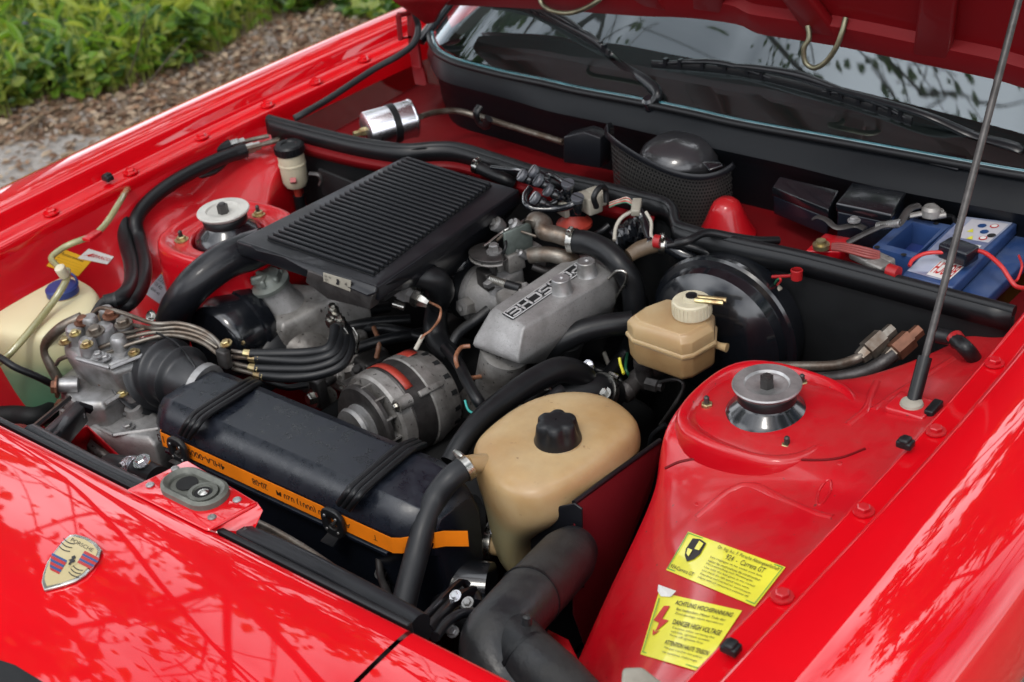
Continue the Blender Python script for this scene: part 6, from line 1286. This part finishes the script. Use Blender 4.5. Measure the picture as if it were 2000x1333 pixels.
print_on('warning_print', [('ACHTUNG HOCHSPANNUNG', .24, .86, .94, .93, 1), ('Bei laufendem Motor Teile der', .28, .78, .9, .82), ('Zuendanlage nicht beruehren', .28, .71, .9, .75), ('DANGER HIGH VOLTAGE', .30, .56, .94, .64, 1), ('Caution when servicing this', .32, .49, .9, .53), ('vehicle, ignition system', .32, .43, .86, .47), ('Turn off ignition first', .32, .37, .8, .41), ('ATTENTION HAUTE TENSION', .30, .24, .95, .31, 1), ('Ne pas toucher aux pieces', .32, .17, .9, .21), ('du systeme d\'allumage', .32, .10, .86, .14)], m2, inkb, s2_)
print_on('lightning_symbol', [[(.12, .80), (.19, .82), (.15, .60), (.24, .60), (.12, .38), (.13, .53), (.05, .55)], [(.12, .38), (.18, .42), (.10, .32), (.08, .42)]], m2, inkr, s2_)
print_on('sticker_border', [[(.03, .03), (.97, .03), (.97, .042), (.03, .042)], [(.03, .03), (.04, .03), (.04, .9), (.03, .9)]], m2, inkg, s2_)
cpk = [m2(.0, .97), m2(.22, 1.0), m2(.16, .955), m2(.05, .93)]
mk('peeled_corner', [cpk[0] + Vector((0, 0, .003)), m2(.0, 1.02) + Vector((0, 0, .008)), cpk[1] + Vector((0, 0, .006)), cpk[2], cpk[3]], [(0, 1, 2, 3, 4)], whitest, s2_, smooth=False)
s3_, m3 = sticker('sticker', bL, [(90, 520), (152, 540), (180, 508), (115, 484)], M('amber_sticker', (.75, .42, .02), .4), innL, 'amber oil change sticker behind the washer tank')
print_on('sticker_print', [('Motorenoel', .1, .72, .8, .86)] + [('x-------------', .1, .12 + k * .14, .85, .15 + k * .14) for k in range(4)], m3, inkb, s3_)
s4_, m4 = sticker('sticker', bL, [(150, 505), (209, 517), (222, 502), (172, 486)], whitest, innL, 'white sticker with dark red lettering', off=.002)
print_on('sticker_print', [('SPARCO', .32, .36, .97, .68, 1), [(.06, .3), (.30, .72), (.32, .5), (.24, .3), (.18, .42)]], m4, inkr, s4_)
s5_, m5 = sticker('sticker', bL, [(283, 573), (312, 594), (345, 552), (322, 528)], greyst, innL, 'grey service sticker with handwriting')
print_on('sticker_print', [('3.3.05', .12, .62, .6, .78), ('135 400', .1, .42, .6, .54), ('10W-40', .1, .22, .7, .32)], m5, inkb, s5_)
q5 = [(322, 528), (345, 552), (352, 545), (330, 522)]
print_on('orange_band', [[(.0, .84), (1, .84), (1, 1), (0, 1)]], m5, orangest, s5_)
box('wing_clip', P(180, 461, -.012), (.03, .016, .006), paint_bay, innL, ax=(1, .2, 0), bevel=.001)
prism('corner_lamp_glass', [P(1215, 1302, -.03), P(1255, 1300, -.03), P(1300, 1335, -.03), P(1300, 1370, -.03), P(1210, 1370, -.03)], (0, 0, -.02), ivory, car, bevel=.004)
sheet('lower_apron', [[P(1070, 1230, -.20), P(1110, 1250, -.2), P(1130, 1290, -.2)], [P(1060, 1290, -.2), P(1120, 1310, -.2), P(1140, 1340, -.2)]], paint_bay, car, solid=.003)
# --- small things down in the gaps
for pts_, r, m_, lab in (
  ([(1245, 560, -.12), (1262, 600, -.16), (1258, 650, -.2), (1240, 700, -.24)], .006, rubber, 'thin hose dropping in the gap left of the brake servo'),
  ([(1180, 690, -.2), (1190, 720, -.21), (1185, 750, -.23)], .0035, wirew, 'pale wire hanging under the manifold near the brake cylinder'),
  ([(1145, 700, -.2), (1165, 722, -.2), (1200, 733, -.21), (1215, 750, -.22)], .005, rubber, 'cable crossing the dark gap right of the manifold neck'),
  ([(1300, 830, -.2), (1275, 850, -.22), (1268, 880, -.25)], .004, rubber, 'thin cable between the tan tank and the red tower'),
  ([(1225, 690, -.19), (1222, 720, -.19), (1230, 735, -.2)], .0025, wireg, 'green wire beside the neck of the brake cylinder'),
  ([(850, 500, -.09), (870, 520, -.10), (880, 560, -.13), (872, 610, -.16)], .005, rubber, 'thin hose behind the fat rubber bend'),
  ([(1040, 520, -.08), (1070, 530, -.09), (1100, 520, -.09)], .006, darkmetal, 'dark pipe end between the linkage and the manifold'),
  ([(905, 430, -.03), (880, 450, -.03), (868, 480, -.05)], .003, wirew, 'thin wire along the edge of the cooler tank'),
  ([(1190, 440, -.04), (1170, 455, -.05), (1140, 470, -.07), (1110, 480, -.08)], .005, rubber, 'hose below the ivory plugs'),
  ([(520, 745, -.17), (560, 757, -.175), (600, 752, -.18)], .005, rubber, 'cable under the four injector hoses'),
  ([(730, 640, -.17), (740, 670, -.18), (735, 700, -.2)], .004, wireo, 'rusty wire in the gap above the alternator'),
  ([(920, 1010, -.2), (905, 1030, -.21), (915, 1060, -.22)], .005, rubber, 'thin hose left of the tan tank neck'),
  ([(560, 1110, -.16), (640, 1150, -.17), (720, 1195, -.17)], .006, rubber, 'hose lying low behind the nose panel'),
  ([(740, 1090, -.2), (745, 1130, -.21), (760, 1165, -.2)], .005, darkmetal, 'dark rod between the air box and the snorkel'),
  ([(1140, 740, -.17), (1150, 760, -.17), (1160, 790, -.18)], .0035, steel, 'bright spring wire at the end of the long black hose'),
  ([(690, 640, -.13), (700, 660, -.14), (696, 690, -.15)], .002, steel, 'fine steel wire beside the injector unions')):
    hose(pts_, r, lab, m_, name='thin_hose' if r >= .005 else 'wire', cat='hose' if r >= .005 else 'wire', seg=8)
for k, (a, b, h, ax_, r, m_) in enumerate(((1150, 715, -.14, (0, -1, .5), .006, chrome), (1135, 738, -.15, (0, -1, .5), .005, steel), (1180, 770, -.16, (0, -.5, 1), .007, steel), (700, 725, -.2, (0, -.5, 1), .008, darkmetal), (745, 1120, -.22, (0, -.6, 1), .006, darkmetal), (820, 700, -.19, (0, -.6, 1), .006, darkmetal), (665, 735, -.2, (-.3, -.8, .3), .009, alud), (1065, 600 - 5, -.075, (0, 0, 1), .004, steel))):
    hexbolt('engine_bolt', P(a, b, h), ax_, r, m_, eb)
for (a, b, h, sx, sy, sz, m_) in ((1160, 745, -.23, .05, .05, .04, bayblack), (690, 660, -.2, .05, .03, .03, alud), (730, 720, -.24, .04, .05, .05, darkmetal), (880, 640, -.22, .03, .05, .04, darkmetal), (1100, 770, -.25, .06, .06, .05, bayblack), (920, 1030, -.27, .05, .05, .06, bayblack), (640, 700, -.23, .05, .04, .03, alud), (1000, 790, -.24, .05, .06, .05, darkmetal)):
    box('casting', P(a, b, h), (sx, sy, sz), m_, eb, bevel=.006, seg=3, ax=(.2, 1, 0))
print('engine done')
